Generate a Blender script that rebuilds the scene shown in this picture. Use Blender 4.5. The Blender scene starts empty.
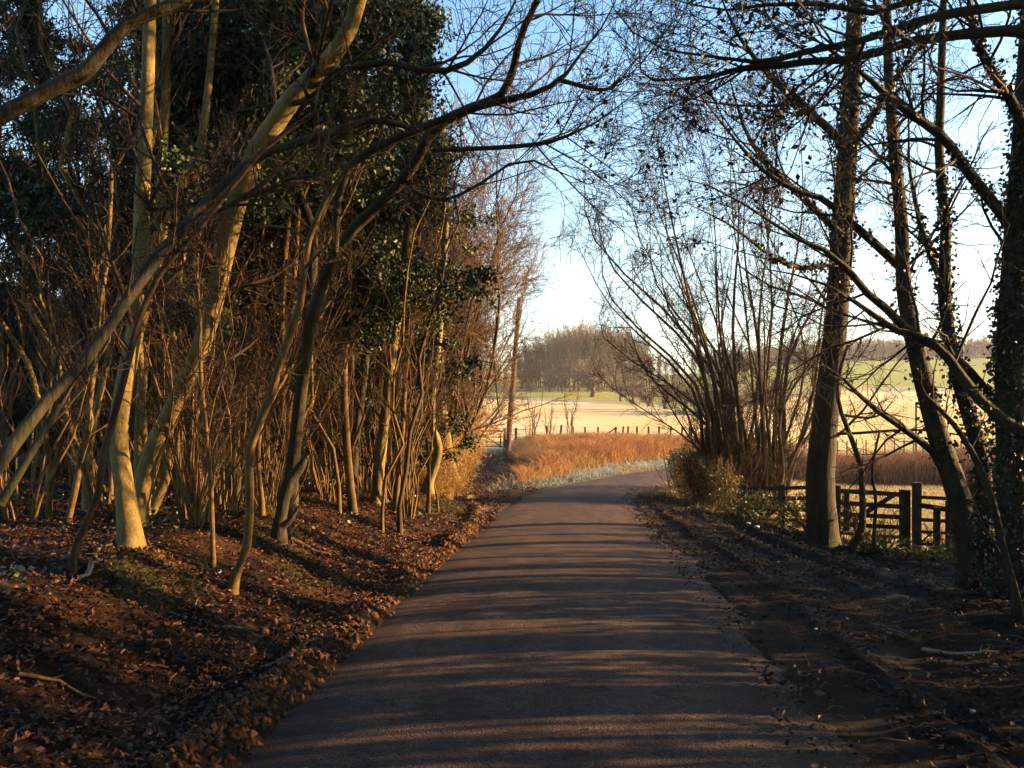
import bpy, math, random
import numpy as np
from mathutils import Vector

# ------------------------------------------------------------------ camera, sky, sun, exposure
SC = bpy.context.scene
COL = SC.collection
F, CX, HZ, EYE = 850.0, 512.0, 420.0, 1.6       # focal length in px, centre column, horizon row, eye height
cam_d = bpy.data.cameras.new('camera'); cam = bpy.data.objects.new('camera', cam_d); COL.objects.link(cam)
cam_d.sensor_width = 36.0; cam_d.lens = 36.0 * F / 1024.0
cam_d.shift_y = (HZ - 384.0) / 1024.0
cam_d.clip_start = 0.05; cam_d.clip_end = 5000.0
cam.location = (0, 0, EYE); cam.rotation_euler = (math.radians(90), 0, 0)
SC.camera = cam

SUN_EL, SUN_AZ = math.radians(12.5), math.radians(84.0)     # azimuth clockwise from +Y (the view direction)
world = bpy.data.worlds.new("World"); SC.world = world; world.use_nodes = True
wn = world.node_tree; bg = wn.nodes['Background']
sky = wn.nodes.new('ShaderNodeTexSky'); sky.sky_type = 'NISHITA'; sky.sun_disc = False
sky.sun_elevation = SUN_EL; sky.sun_rotation = SUN_AZ
sky.altitude = 50; sky.air_density = 1.0; sky.dust_density = 1.5; sky.ozone_density = 2.0
tint = wn.nodes.new('ShaderNodeMix'); tint.data_type = 'RGBA'; tint.blend_type = 'MULTIPLY'; tint.inputs[0].default_value = 1.0
geo = wn.nodes.new('ShaderNodeTexCoord'); sep = wn.nodes.new('ShaderNodeSeparateXYZ'); wn.links.new(geo.outputs['Generated'], sep.inputs[0])
tr_ = wn.nodes.new('ShaderNodeValToRGB'); wn.links.new(sep.outputs[2], tr_.inputs[0])       # pale low air, clear blue above
tr_.color_ramp.elements[0].position = .03; tr_.color_ramp.elements[0].color = (1.35, 1.25, 1.12, 1)
tr_.color_ramp.elements[1].position = .52; tr_.color_ramp.elements[1].color = (.70, 1.08, 1.20, 1)
q_ = tr_.color_ramp.elements.new(.2); q_.color = (1.2, 1.25, 1.14, 1)
wn.links.new(tr_.outputs[0], tint.inputs[7])
wn.links.new(sky.outputs[0], tint.inputs[6]); wn.links.new(tint.outputs[2], bg.inputs[0]); bg.inputs[1].default_value = 0.07
sun_d = bpy.data.lights.new('sun', 'SUN'); sun_d.energy = 5.0; sun_d.angle = math.radians(0.4)
sun_d.color = (1.0, 0.58, 0.24)
sun = bpy.data.objects.new('sun', sun_d); COL.objects.link(sun)
sdir = Vector((math.sin(SUN_AZ)*math.cos(SUN_EL), math.cos(SUN_AZ)*math.cos(SUN_EL), math.sin(SUN_EL)))
sun.rotation_euler = sdir.to_track_quat('Z', 'Y').to_euler(); sun.location = (30, 0, 20)
SC.view_settings.view_transform = 'Standard'; SC.view_settings.look = 'None'
SC.view_settings.exposure = 2.55; SC.view_settings.gamma = 1.0; SC.view_settings.use_curve_mapping = False
SC.render.engine = 'CYCLES'
SC.cycles.max_bounces = 5; SC.cycles.diffuse_bounces = 3; SC.cycles.glossy_bounces = 2
SC.cycles.transparent_max_bounces = 4; SC.cycles.volume_bounces = 0; SC.cycles.use_denoising = True
SC.cycles.caustics_reflective = False; SC.cycles.caustics_refractive = False

rng = np.random.default_rng(11)
PI = math.pi

# ------------------------------------------------------------------ small maths
def sm(x, a, b):
    t = np.clip((np.asarray(x, float) - a) / (b - a), 0, 1); return t*t*(3-2*t)
_H = np.random.default_rng(5).random(65536)
def vnoise(x, y, seed=0):
    x = np.asarray(x, float); y = np.asarray(y, float)
    xi = np.floor(x).astype(np.int64); yi = np.floor(y).astype(np.int64); fx = x-xi; fy = y-yi
    fx = fx*fx*(3-2*fx); fy = fy*fy*(3-2*fy)
    def h(a, b): return _H[((a*73856093) ^ (b*19349663) ^ (seed*83492791)) & 65535]
    return (h(xi, yi)*(1-fx)+h(xi+1, yi)*fx)*(1-fy) + (h(xi, yi+1)*(1-fx)+h(xi+1, yi+1)*fx)*fy
def fbm(x, y, o=4, seed=0):
    s = 0; a = .5; t = 0
    for i in range(o):
        s = s + a*vnoise(x*2**i+i*17.3, y*2**i-i*9.1, seed+i); t += a; a *= .5
    return s/t - .5
def norm(v): return v/np.maximum(np.linalg.norm(v, axis=-1, keepdims=True), 1e-9)

# ------------------------------------------------------------------ the lie of the land
_yf = np.arange(-80, 1600, .5)
def smooth_tab(ys, zs):
    z = np.interp(_yf, ys, zs); k = np.hanning(19); k /= k.sum()
    zz = np.convolve(np.pad(z, 9, 'edge'), k, 'valid'); return zz
LT = smooth_tab([-80, 0, 8, 20, 28, 36, 43, 50, 55, 70, 110, 180, 230, 300, 420, 900, 1600], [0, 0, 0, -.4, -.56, -.6, -.45, -.1, .2, .5, 2.2, 5.8, 9.5, 16, 24, 30, 30])
RT = smooth_tab([-80, 0, 8, 16, 25, 40, 60, 90, 130, 200, 300, 400, 500, 620, 900, 1600], [0, 0, 0, -.62, -1.0, -1.4, -1.2, .1, 3, 8, 18, 30, 37, 42, 42, 42])
def hbase(x, y):
    r = np.where(y > 2, x/np.maximum(y, 2), 0)
    w = sm(r, .18, .42)
    und = fbm(x/60., y/60., 2, 40)*sm(y, 60, 160)*4*(1-sm(y, 300, 400)*.3)
    return np.interp(y, _yf, LT)*(1-w) + np.interp(y, _yf, RT)*w + und*w
RC = np.array([(-1.0, -12), (-.15, 0), (.17, 4.1), (.5, 8), (.95, 14), (1.41, 20), (2.3, 25), (4.1, 30), (6.6, 35.2), (9.4, 39.2), (14, 44), (21, 48.5), (32, 52), (60, 57)], float)
def crom(P, n):
    P = np.asarray(P, float); m = len(P)
    Q = np.vstack([2*P[0]-P[1], P, 2*P[-1]-P[-2]])
    t = np.linspace(0, m-1-1e-6, n); i = t.astype(int); f = (t-i)[:, None]
    a, b, c, d = Q[i], Q[i+1], Q[i+2], Q[i+3]
    return .5*((2*b)+(c-a)*f+(2*a-5*b+4*c-d)*f*f+(3*b-a-3*c+d)*f**3)
RS = crom(RC, 260)
RZ = hbase(RS[:, 0], RS[:, 1])
_T = norm(np.gradient(RS, axis=0))
HW = 1.47
def roaddist(x, y):
    x = np.asarray(x, float); y = np.asarray(y, float); sh = x.shape
    x = x.ravel(); y = y.ravel(); D = np.full(x.shape, 99.); Z = np.zeros(x.shape); S = np.zeros(x.shape)
    idx = np.nonzero((x > -25) & (x < 75) & (y > -14) & (y < 80))[0]
    for k in range(0, len(idx), 20000):
        j = idx[k:k+20000]
        dx = x[j, None]-RS[None, :, 0]; dy = y[j, None]-RS[None, :, 1]
        d2 = dx*dx+dy*dy; b = d2.argmin(1); r = np.arange(len(j))
        cr = dx[r, b]*_T[b, 1]-dy[r, b]*_T[b, 0]
        D[j] = np.sign(cr)*np.sqrt(d2[r, b]); Z[j] = RZ[b]; S[j] = b
    return D.reshape(sh), Z.reshape(sh)
XLy = [-12, 0, 4.1, 8, 14, 18, 22, 30, 45, 60, 90]
XLx = [-2.45, -1.62, -1.30, -.97, -.52, -.55, -1.1, -1.35, -1.75, -3., -5]
FLx = np.array([(3.6, 30), (4.0, 26), (5.0, 21), (5.9, 16.8), (7.9, 15.4), (9, 12), (11, 6), (12, -12)], float)[::-1]
def fence_x(y): return np.interp(y, FLx[:, 1], FLx[:, 0])
def ground(x, y, fine=True):
    x = np.asarray(x, float); y = np.asarray(y, float)
    z = hbase(x, y); ds, zr = roaddist(x, y); a = np.abs(ds)
    w = 1-sm(a, 1.4, 2.8); z = z*(1-w)+zr*w
    # right verge
    rr = np.clip(ds-HW, 0, 7); vm = sm(ds, 1.5, 1.9)*(1-sm(y, 22, 34))*(1-sm(rr, 5, 7))
    z = z - .04*rr*(1-sm(y, 24, 40))
    # left bank
    dl = np.interp(y, XLy, XLx)-x
    hb = np.interp(y, [-12, 15, 25, 45, 60], [.64, .64, .48, .3, 0])
    lm = sm(dl, .05, 2.1)
    z = z + hb*lm*(1-sm(dl, 60, 90)) + .03*np.clip(dl-2.4, 0, 22)*(1-sm(y, 45, 80))*sm(y, -12, 0)
    # bank between the track and the far bend
    bm = sm(-ds, 1.9, 4.2)*sm(x, .35, 1.5)*sm(y, 31, 37)*(1-sm(y, 50, 57))*sm(-ds, -50, -49)
    z = z + np.where(a < 90, bm*.42, 0)
    if fine:
        left = sm(dl, .05, .5)*(1-sm(y, 50, 70))
        z = z + left*(fbm(x*.9, y*.9, 4, 1)*.20 + fbm(x*5, y*5, 3, 7)*.07)
        berm = np.exp(-((dl-.16)/.13)**2)*sm(vnoise(x*2.5, y*1.6, 3), .25, .6)
        z = z + np.where(y < 20, berm*.10, 0)
        # churned mud with ruts that run with the road
        rut = (.5-np.abs(vnoise(ds*2.6+fbm(x*.3, y*.12, 2, 20)*1.5, y*.07, 21)-.5)*2)*.16 + fbm(ds*9, y*.9, 3, 22)*.05
        z = z + vm*rut*.8+vm*fbm(x*10, y*10, 3, 23)*.03
        tr = sm(dl, .0, -.4)*sm(y, 18, 22)*(1-sm(y, 46, 52))*sm(-ds, 1.5, 1.9)
        z = z + tr*fbm(x*3, y*1.2, 3, 31)*.16
        z = z + (1-left)*(1-vm)*sm(a, 1.6, 2.4)*fbm(x*1.2, y*1.2, 3, 33)*.10*(1-sm(y, 60, 90))
    en = np.where(a < 3, fbm(x*2.1, y*.8, 4, 66), 0)*np.where(ds > 0, .75, .28)*(1-sm(y, 24, 34)); ed = a+en+np.where(ds > 0, .10, 0)*(1-sm(y, 24, 34))
    z = z - .075*(1-sm(ed, 1.34, 1.5))
    return z
def gz(x, y): return float(ground(np.array([x]), np.array([y]))[0])
_DD = np.exp(np.linspace(math.log(2.2), math.log(700), 5000))
def hit(u, v):
    x = (u-CX)/F*_DD; z = EYE+(HZ-v)/F*_DD; g = ground(x, _DD, False)
    k = np.nonzero(z < g)[0]; d = _DD[k[0]] if len(k) else 400.
    return float((u-CX)/F*d), float(d)
def P3(u, v, d): return np.array([(u-CX)/F*d, d, EYE+(HZ-v)/F*d])

# ------------------------------------------------------------------ materials
def mat(name, rough=.85, spec=.25):
    m = bpy.data.materials.new(name); m.use_nodes = True
    b = m.node_tree.nodes['Principled BSDF']; b.inputs['Roughness'].default_value = rough
    b.inputs['Specular IOR Level'].default_value = spec
    return m, m.node_tree, b
def ramp(nt, src, stops):
    r = nt.nodes.new('ShaderNodeValToRGB'); e = r.color_ramp.elements
    e[0].position, e[0].color = stops[0][0], (*stops[0][1], 1); e[1].position, e[1].color = stops[-1][0], (*stops[-1][1], 1)
    for p, c in stops[1:-1]:
        q = e.new(p); q.color = (*c, 1)
    nt.links.new(src, r.inputs[0]); return r
def noise(nt, scale, detail=4, rough=.6, vec=None, dist=0):
    n = nt.nodes.new('ShaderNodeTexNoise'); n.inputs['Scale'].default_value = scale; n.inputs['Detail'].default_value = detail
    n.inputs['Roughness'].default_value = rough; n.inputs['Distortion'].default_value = dist
    if vec is None:
        t = nt.nodes.new('ShaderNodeTexCoord'); vec = t.outputs['Object']
    nt.links.new(vec, n.inputs['Vector']); return n
def bump(nt, b, h, strength, dist):
    n = nt.nodes.new('ShaderNodeBump'); n.inputs['Strength'].default_value = strength; n.inputs['Distance'].default_value = dist
    nt.links.new(h, n.inputs['Height']); nt.links.new(n.outputs[0], b.inputs['Normal']); return n
def scaled(nt, s, coord='Object'):
    t = nt.nodes.new('ShaderNodeTexCoord'); mp = nt.nodes.new('ShaderNodeMapping'); mp.inputs['Scale'].default_value = s
    nt.links.new(t.outputs[coord], mp.inputs[0]); return mp.outputs[0]
def mul(nt, a, b, fac=1.0, mode='MULTIPLY'):
    m = nt.nodes.new('ShaderNodeMix'); m.data_type = 'RGBA'; m.blend_type = mode
    if isinstance(fac, float): m.inputs[0].default_value = fac
    else: nt.links.new(fac, m.inputs[0])
    nt.links.new(a, m.inputs[6])
    if isinstance(b, tuple): m.inputs[7].default_value = (*b, 1)
    else: nt.links.new(b, m.inputs[7])
    return m.outputs[2]
def bark(name, c1, c2, c3, zs=.25, sc=9, bs=.6, bd=.02, patch=None):
    m, nt, b = mat(name, .85, .2)
    n = noise(nt, sc, 6, .65, scaled(nt, (1, 1, zs)))
    r = ramp(nt, n.outputs[0], [(.3, c1), (.52, c2), (.72, c3)])
    col = r.outputs[0]
    n2 = noise(nt, 1.7, 3, .6)
    if patch:
        r2 = ramp(nt, n2.outputs[0], [(.48, (0, 0, 0)), (.62, (1, 1, 1))]); col = mul(nt, col, patch, r2.outputs[0], 'MIX')
    n3 = noise(nt, 60, 3, .6, scaled(nt, (1, 1, .5)))
    r3 = ramp(nt, n3.outputs[0], [(.3, (.65, .65, .65)), (.7, (1.2, 1.2, 1.2))]); col = mul(nt, col, r3.outputs[0])
    nt.links.new(col, b.inputs['Base Color']); bump(nt, b, n.outputs[0], bs, bd); return m
def leafmat(name, cols, rough=.5, spec=.4, trans=0.0):
    m, nt, b = mat(name, rough, spec)
    a = nt.nodes.new('ShaderNodeAttribute'); a.attribute_name = 'rnd'
    st = [(i/(len(cols)-1), c) for i, c in enumerate(cols)]
    r = ramp(nt, a.outputs['Fac'], st); nt.links.new(r.outputs[0], b.inputs['Base Color'])
    if trans:
        t = nt.nodes.new('ShaderNodeBsdfTranslucent'); nt.links.new(r.outputs[0], t.inputs[0])
        mx = nt.nodes.new('ShaderNodeMixShader'); mx.inputs[0].default_value = trans
        nt.links.new(b.outputs[0], mx.inputs[1]); nt.links.new(t.outputs[0], mx.inputs[2])
        nt.links.new(mx.outputs[0], nt.nodes['Material Output'].inputs[0])
    return m
M = {}
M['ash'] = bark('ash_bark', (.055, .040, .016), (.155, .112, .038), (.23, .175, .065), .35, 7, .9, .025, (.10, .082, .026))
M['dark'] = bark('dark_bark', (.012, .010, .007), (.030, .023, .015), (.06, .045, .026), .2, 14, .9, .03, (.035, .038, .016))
M['brown'] = bark('brown_bark', (.022, .014, .008), (.05, .031, .017), (.085, .055, .028), .3, 12, .6, .012)
M['gold'] = bark('pale_stem_bark', (.045, .027, .011), (.105, .064, .023), (.17, .11, .042), .3, 14, .4, .008)
M['twig'] = bark('twig_bark', (.018, .011, .007), (.038, .023, .014), (.065, .04, .024), 1, 6, .1, .002)
M['twigdark'] = bark('dark_twig_bark', (.012, .009, .007), (.028, .02, .014), (.05, .035, .023), 1, 6, .1, .002)
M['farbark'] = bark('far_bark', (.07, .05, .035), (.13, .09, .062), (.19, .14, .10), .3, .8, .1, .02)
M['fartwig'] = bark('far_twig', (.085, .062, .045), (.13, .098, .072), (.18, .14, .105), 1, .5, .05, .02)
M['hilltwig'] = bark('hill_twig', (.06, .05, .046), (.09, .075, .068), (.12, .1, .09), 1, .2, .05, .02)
M['oldwood'] = bark('weathered_oak', (.018, .014, .010), (.045, .034, .023), (.08, .062, .04), .3, 16, .7, .01, (.035, .038, .018))
M['straw_stick'] = bark('bare_wood', (.12, .085, .05), (.2, .15, .09), (.28, .21, .13), 1, 6, .2, .003)
M['pole'] = bark('creosoted_pole', (.04, .025, .014), (.08, .052, .032), (.12, .08, .05), .1, 10, .4, .01)
M['rosy'] = bark('rosy_twig_bark', (.075, .045, .027), (.13, .08, .048), (.19, .12, .075), 1, 6, .1, .002)
M['bright'] = bark('golden_cane', (.14, .08, .03), (.24, .14, .055), (.34, .22, .09), .5, 10, .2, .004)
M['holly'] = leafmat('holly_leaf', [(.008, .018, .005), (.016, .036, .009), (.028, .056, .012), (.055, .075, .018)], .55, .3)
M['ivy'] = leafmat('ivy_leaf', [(.008, .014, .006), (.016, .028, .010), (.03, .045, .015)], .5, .5)
M['drab'] = leafmat('withered_leaf', [(.012, .010, .007), (.03, .022, .012), (.05, .035, .014), (.02, .025, .01)], .6, .3)
M['litter'] = leafmat('litter_leaf', [(.012, .007, .005), (.03, .013, .007), (.06, .024, .011), (.13, .053, .022), (.03, .016, .010)], .65, .3)
M['bramble'] = leafmat('bramble_leaf', [(.025, .04, .010), (.06, .085, .018), (.10, .11, .028), (.14, .075, .028)], .5, .4, .2)
M['gold_leaf'] = leafmat('dry_gold_leaf', [(.26, .12, .03), (.38, .20, .05), (.42, .27, .08), (.24, .22, .06)], .7, .2, .3)
M['rust'] = leafmat('dead_bracken', [(.15, .055, .024), (.27, .11, .045), (.36, .17, .07), (.46, .31, .15)], .8, .15, .25)
M['scrub'] = leafmat('red_scrub', [(.09, .042, .028), (.14, .066, .042), (.2, .10, .06), (.25, .16, .09)], .8, .15, .15)
M['grass'] = leafmat('verge_grass', [(.02, .03, .008), (.04, .05, .012), (.08, .08, .022), (.16, .12, .045)], .6, .3, .3)
M['straw'] = leafmat('straw_grass', [(.2, .14, .055), (.28, .21, .09), (.34, .27, .13), (.24, .22, .08)], .8, .2, .3)
M['frost'] = leafmat('frosted_grass', [(.07, .09, .075), (.12, .145, .14), (.18, .205, .20), (.10, .11, .07)], .7, .3, .2)

def soil_mat():
    m, nt, b = mat('soil_and_turf', .9, .08)
    a = nt.nodes.new('ShaderNodeAttribute'); a.attribute_name = 'soil'
    n = noise(nt, 22, 7, .7); r = ramp(nt, n.outputs[0], [(.3, (.45, .45, .45)), (.5, (.95, .95, .95)), (.72, (1.5, 1.45, 1.4))])
    c = mul(nt, a.outputs['Color'], r.outputs[0])
    n2 = noise(nt, .35, 5, .6); r2 = ramp(nt, n2.outputs[0], [(.3, (.78, .8, .8)), (.7, (1.15, 1.12, 1.05))])
    c = mul(nt, c, r2.outputs[0]); nt.links.new(c, b.inputs['Base Color'])
    w = nt.nodes.new('ShaderNodeAttribute'); w.attribute_name = 'wet'
    mr = nt.nodes.new('ShaderNodeMapRange'); mr.inputs[3].default_value = .92; mr.inputs[4].default_value = .72
    nt.links.new(w.outputs['Fac'], mr.inputs[0]); nt.links.new(mr.outputs[0], b.inputs['Roughness'])
    n5 = noise(nt, 75, 4, .7); ad = nt.nodes.new('ShaderNodeMath'); ad.operation = 'MULTIPLY_ADD'; nt.links.new(n5.outputs[0], ad.inputs[0]); ad.inputs[1].default_value = .35; nt.links.new(n.outputs[0], ad.inputs[2])
    bump(nt, b, ad.outputs[0], 1., .09); return m
def road_mat():
    m, nt, b = mat('worn_tarmac', .85, .25)
    n = noise(nt, 75, 4, .75); v = nt.nodes.new('ShaderNodeTexVoronoi'); v.inputs['Scale'].default_value = 95
    t = nt.nodes.new('ShaderNodeTexCoord'); nt.links.new(t.outputs['Object'], v.inputs['Vector'])
    r = ramp(nt, n.outputs[0], [(.32, (.014, .011, .010)), (.52, (.050, .031, .024)), (.7, (.17, .10, .072))])
    n2 = noise(nt, 1.1, 5, .6, scaled(nt, (1.6, .45, 1)))
    r2 = ramp(nt, n2.outputs[0], [(.35, (.55, .52, .52)), (.65, (1.25, 1.15, 1.05))])
    c = mul(nt, r.outputs[0], r2.outputs[0])
    n7 = noise(nt, 4.5, 6, .75, None, 1.2); r7 = ramp(nt, n7.outputs[0], [(.42, (.6, .58, .58)), (.5, (1, 1, 1)), (.66, (1.35, 1.3, 1.25))]); c = mul(nt, c, r7.outputs[0])
    v7 = nt.nodes.new('ShaderNodeTexVoronoi'); v7.feature = 'DISTANCE_TO_EDGE'; v7.inputs['Scale'].default_value = .9; nv = noise(nt, 3, 4, .6)
    mv = nt.nodes.new('ShaderNodeVectorMath'); mv.operation = 'ADD'; tc = nt.nodes.new('ShaderNodeTexCoord'); nt.links.new(tc.outputs['Object'], mv.inputs[0]); nt.links.new(nv.outputs['Color'], mv.inputs[1]); nt.links.new(mv.outputs[0], v7.inputs['Vector'])
    r8 = ramp(nt, v7.outputs[0], [(.004, (.35, .32, .3)), (.014, (1, 1, 1))]); c = mul(nt, c, r8.outputs[0])
    e = nt.nodes.new('ShaderNodeAttribute'); e.attribute_name = 'edge'
    n3 = noise(nt, 3.2, 5, .7)
    ad = nt.nodes.new('ShaderNodeMath'); ad.operation = 'MULTIPLY_ADD'; nt.links.new(n3.outputs[0], ad.inputs[0]); ad.inputs[1].default_value = 1.5
    nt.links.new(e.outputs['Fac'], ad.inputs[2])
    r3 = ramp(nt, ad.outputs[0], [(1.02, (0, 0, 0)), (1.0, (1, 1, 1))])
    sb = nt.nodes.new('ShaderNodeMapRange'); sb.inputs[1].default_value = .95; sb.inputs[2].default_value = 1.25
    nt.links.new(ad.outputs[0], sb.inputs[0])
    c = mul(nt, c, (.030, .017, .011), sb.outputs[0], 'MIX'); nt.links.new(c, b.inputs['Base Color'])
    mh = nt.nodes.new('ShaderNodeMath'); mh.operation = 'ADD'; nt.links.new(n.outputs[0], mh.inputs[0]); nt.links.new(v.outputs[0], mh.inputs[1])
    bump(nt, b, mh.outputs[0], 1., .009)
    nt.nodes.remove(r3)
    return m
M['mould'] = leafmat('leaf_mould', [(.008, .006, .005), (.02, .013, .009), (.04, .022, .013), (.09, .045, .022)], .7, .25)
M['hedge_leaf'] = leafmat('hedge_leaf', [(.025, .04, .012), (.05, .07, .018), (.14, .075, .03), (.06, .085, .02), (.16, .10, .04)], .5, .4, .2)
M['soil'] = soil_mat(); M['road'] = road_mat()
def plain(name, c, rough=.7):
    m, nt, b = mat(name, rough, .3); n = noise(nt, 14, 4)
    r = ramp(nt, n.outputs[0], [(.3, tuple(x*.6 for x in c)), (.7, tuple(min(1, x*1.25) for x in c))]); nt.links.new(r.outputs[0], b.inputs['Base Color']); return m
M['stone'] = plain('pale_flint', (.5, .48, .42)); M['wire'] = plain('rusty_wire', (.1, .08, .06), .5)

# ------------------------------------------------------------------ mesh builders
def mesh_np(name, V, Fq, smooth=True, attrs=None):
    me = bpy.data.meshes.new(name); V = np.ascontiguousarray(V, dtype=np.float32); n = Fq.shape[1]
    me.vertices.add(len(V)); me.vertices.foreach_set('co', V.ravel())
    me.loops.add(Fq.size); me.loops.foreach_set('vertex_index', np.ascontiguousarray(Fq, dtype=np.int32).ravel())
    me.polygons.add(len(Fq)); me.polygons.foreach_set('loop_start', np.arange(0, Fq.size, n, dtype=np.int32))
    if smooth: me.polygons.foreach_set('use_smooth', np.ones(len(Fq), dtype=bool))
    for k, (a) in (attrs or {}).items():
        a = np.asarray(a, dtype=np.float32)
        if a.ndim == 1:
            at = me.attributes.new(k, 'FLOAT', 'POINT'); at.data.foreach_set('value', a)
        else:
            at = me.attributes.new(k, 'FLOAT_COLOR', 'POINT'); at.data.foreach_set('color', np.hstack([a, np.ones((len(a), 1), np.float32)]).ravel())
    me.update(calc_edges=True); me.validate(); return me
class Tubes:
    def __init__(s): s.V = []; s.F = []; s.n = 0
    def add(s, P, R, k=3):
        P = np.asarray(P, float); R = np.asarray(R, float)
        if P.ndim == 2: P = P[None]; R = R[None]
        m, n, _ = P.shape
        if m == 0: return s
        T = norm(np.gradient(P, axis=1)); mt = norm(T.mean(1)); a = np.zeros((m, 3)); a[np.arange(m), np.abs(mt).argmin(1)] = 1
        N = norm(np.cross(T, a[:, None, :])); B = np.cross(T, N)
        th = np.arange(k)*2*PI/k
        V = P[:, :, None, :] + R[:, :, None, None]*(np.cos(th)[None, None, :, None]*N[:, :, None, :] + np.sin(th)[None, None, :, None]*B[:, :, None, :])
        i = np.arange(m)[:, None, None]*n*k + np.arange(n-1)[None, :, None]*k; j = np.arange(k)[None, None, :]; j2 = (j+1) % k
        Fq = np.stack([i+j, i+j2, i+k+j2, i+k+j], -1).reshape(-1, 4) + s.n
        s.V.append(V.reshape(-1, 3)); s.F.append(Fq); s.n += m*n*k; return s
    def mesh(s, name, origin=(0, 0, 0)):
        return mesh_np(name, np.vstack(s.V)-np.asarray(origin), np.vstack(s.F))
def leaves_mesh(name, C, size, origin=(0, 0, 0), asp=.55, up=.0, flat=0., r=None, droop=0.):
    r = r or rng; n = len(C); s = size*r.uniform(.55, 1.35, n)[:, None]
    d = norm(r.normal(size=(n, 3))*np.array([1, 1, 1-flat]) + np.array([0, 0, up-droop])); q = norm(r.normal(size=(n, 3))*np.array([1-flat*.8, 1-flat*.8, 1]) + np.array([0, 0, flat]))
    w = norm(np.cross(d, q)); nn = np.cross(w, d)
    C = C-np.asarray(origin); f = nn*s*r.uniform(-.12, .35, n)[:, None]
    V = np.stack([C-d*s*.5, C+w*s*asp*.5+f, C+d*s*.5, C-w*s*asp*.5+f], 1).reshape(-1, 3)
    b = np.arange(n)[:, None]*4; Fq = np.hstack([b+np.array([[0, 1, 2]]), b+np.array([[0, 2, 3]])]).reshape(-1, 3)
    return mesh_np(name, V, Fq, False, {'rnd': np.repeat(r.random(n), 4)})
def litter_mesh(name, C, size, origin=(0, 0, 0), r=None, flat=.6, asp=.6):
    r = r or rng; n = len(C); s = (size*r.uniform(.5, 1.4, n))[:, None]
    d = norm(r.normal(size=(n, 3))*np.array([1, 1, 1-flat])); q = norm(r.normal(size=(n, 3))*np.array([1-flat, 1-flat, 1])+np.array([0, 0, flat]))
    w = norm(np.cross(d, q)); nn = np.cross(w, d); a1 = asp*r.uniform(.6, 1.2, n)[:, None]; a2 = asp*r.uniform(.3, 1.1, n)[:, None]; cu = r.uniform(-.15, .4, n)[:, None]; ct = r.uniform(-.1, .45, n)[:, None]
    C = C-np.asarray(origin)
    V = np.stack([C-d*s*.5, C-d*s*.15+w*s*a1*.5+nn*s*cu, C+d*s*.25+w*s*a2*.42+nn*s*cu*.8, C+d*s*.5+nn*s*ct, C+d*s*.2-w*s*a1*.42+nn*s*cu*.6, C-d*s*.2-w*s*a2*.5+nn*s*cu], 1).reshape(-1, 3)
    b = np.arange(n)[:, None]*6; Fq = np.hstack([b+np.array([[0, 1, 2, 3]]), b+np.array([[0, 3, 4, 5]])]).reshape(-1, 4)
    return mesh_np(name, V, Fq, False, {'rnd': np.repeat(r.random(n), 6)})
def blades_mesh(name, B, h, w, lean=.35, origin=(0, 0, 0), r=None, bend=.3):
    r = r or rng; n = len(B); h = h*np.ones(n)*r.uniform(.5, 1.2, n); a = r.uniform(0, 2*PI, n)
    l = r.normal(size=(n, 2))*lean; s = np.stack([np.cos(a), np.sin(a), np.zeros(n)], 1)*(w*r.uniform(.6, 1.4, n))[:, None]
    B = B-np.asarray(origin); L = np.hstack([l, np.ones((n, 1))])
    mid = B+L*(h*.55)[:, None]; tip = B+np.hstack([l*(1+bend*3), np.ones((n, 1))*(1-bend*.5)])*h[:, None]
    V = np.stack([B-s, B+s, mid+s*.7, mid-s*.7, tip], 1).reshape(-1, 3); b = np.arange(n)[:, None]*5
    Fq = np.hstack([b+np.array([[0, 1, 2]]), b+np.array([[0, 2, 3]]), b+np.array([[3, 2, 4]])]).reshape(-1, 3)
    return mesh_np(name, V, Fq, False, {'rnd': np.repeat(r.random(n), 5)})
def obj(name, me, m, parent=None, loc=None):
    if m is not None and not me.materials: me.materials.append(m)
    o = bpy.data.objects.new(name, me); COL.objects.link(o)
    if parent is not None: o.parent = parent
    if loc is not None: o.location = loc
    return o
def tag(o, label=None, cat=None, group=None, kind=None):
    for k, v in (('label', label), ('category', cat), ('group', group), ('kind', kind)):
        if v: o[k] = v
    return o
def empty(name, loc, label=None, cat=None, group=None):
    o = bpy.data.objects.new(name, None); COL.objects.link(o); o.location = loc; o.empty_display_size = .2
    return tag(o, label, cat, group)
def dup(root, loc, rz=0, sc=1., label=None, group=None):
    c = root.copy(); COL.objects.link(c); c.location = loc; c.rotation_euler = (0, 0, rz); c.scale = (sc, sc, sc) if not isinstance(sc, tuple) else sc
    if label: c['label'] = label
    if group: c['group'] = group
    for ch in root.children:
        d = ch.copy(); COL.objects.link(d); d.parent = c
    return c
def box(me_list, p, q, w, h, upv=(0, 0, 1)):
    """a sawn beam from p to q, w wide and h deep, with softened long edges"""
    p = np.asarray(p, float); q = np.asarray(q, float); t = norm(q-p); u = np.asarray(upv, float)
    s = norm(np.cross(t, u)); u = np.cross(s, t); c = .18
    pr = [(-1+c, -1), (1-c, -1), (1, -1+c), (1, 1-c), (1-c, 1), (-1+c, 1), (-1, 1-c), (-1, -1+c)]
    V = []
    for k, e in enumerate((p, p*.5+q*.5+(rng.normal(size=3)*.004), q)):
        V += [e+s*a*w/2+u*b*h/2 for a, b in pr]
    me_list.append((np.array(V), 3, 8)); return me_list
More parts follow.
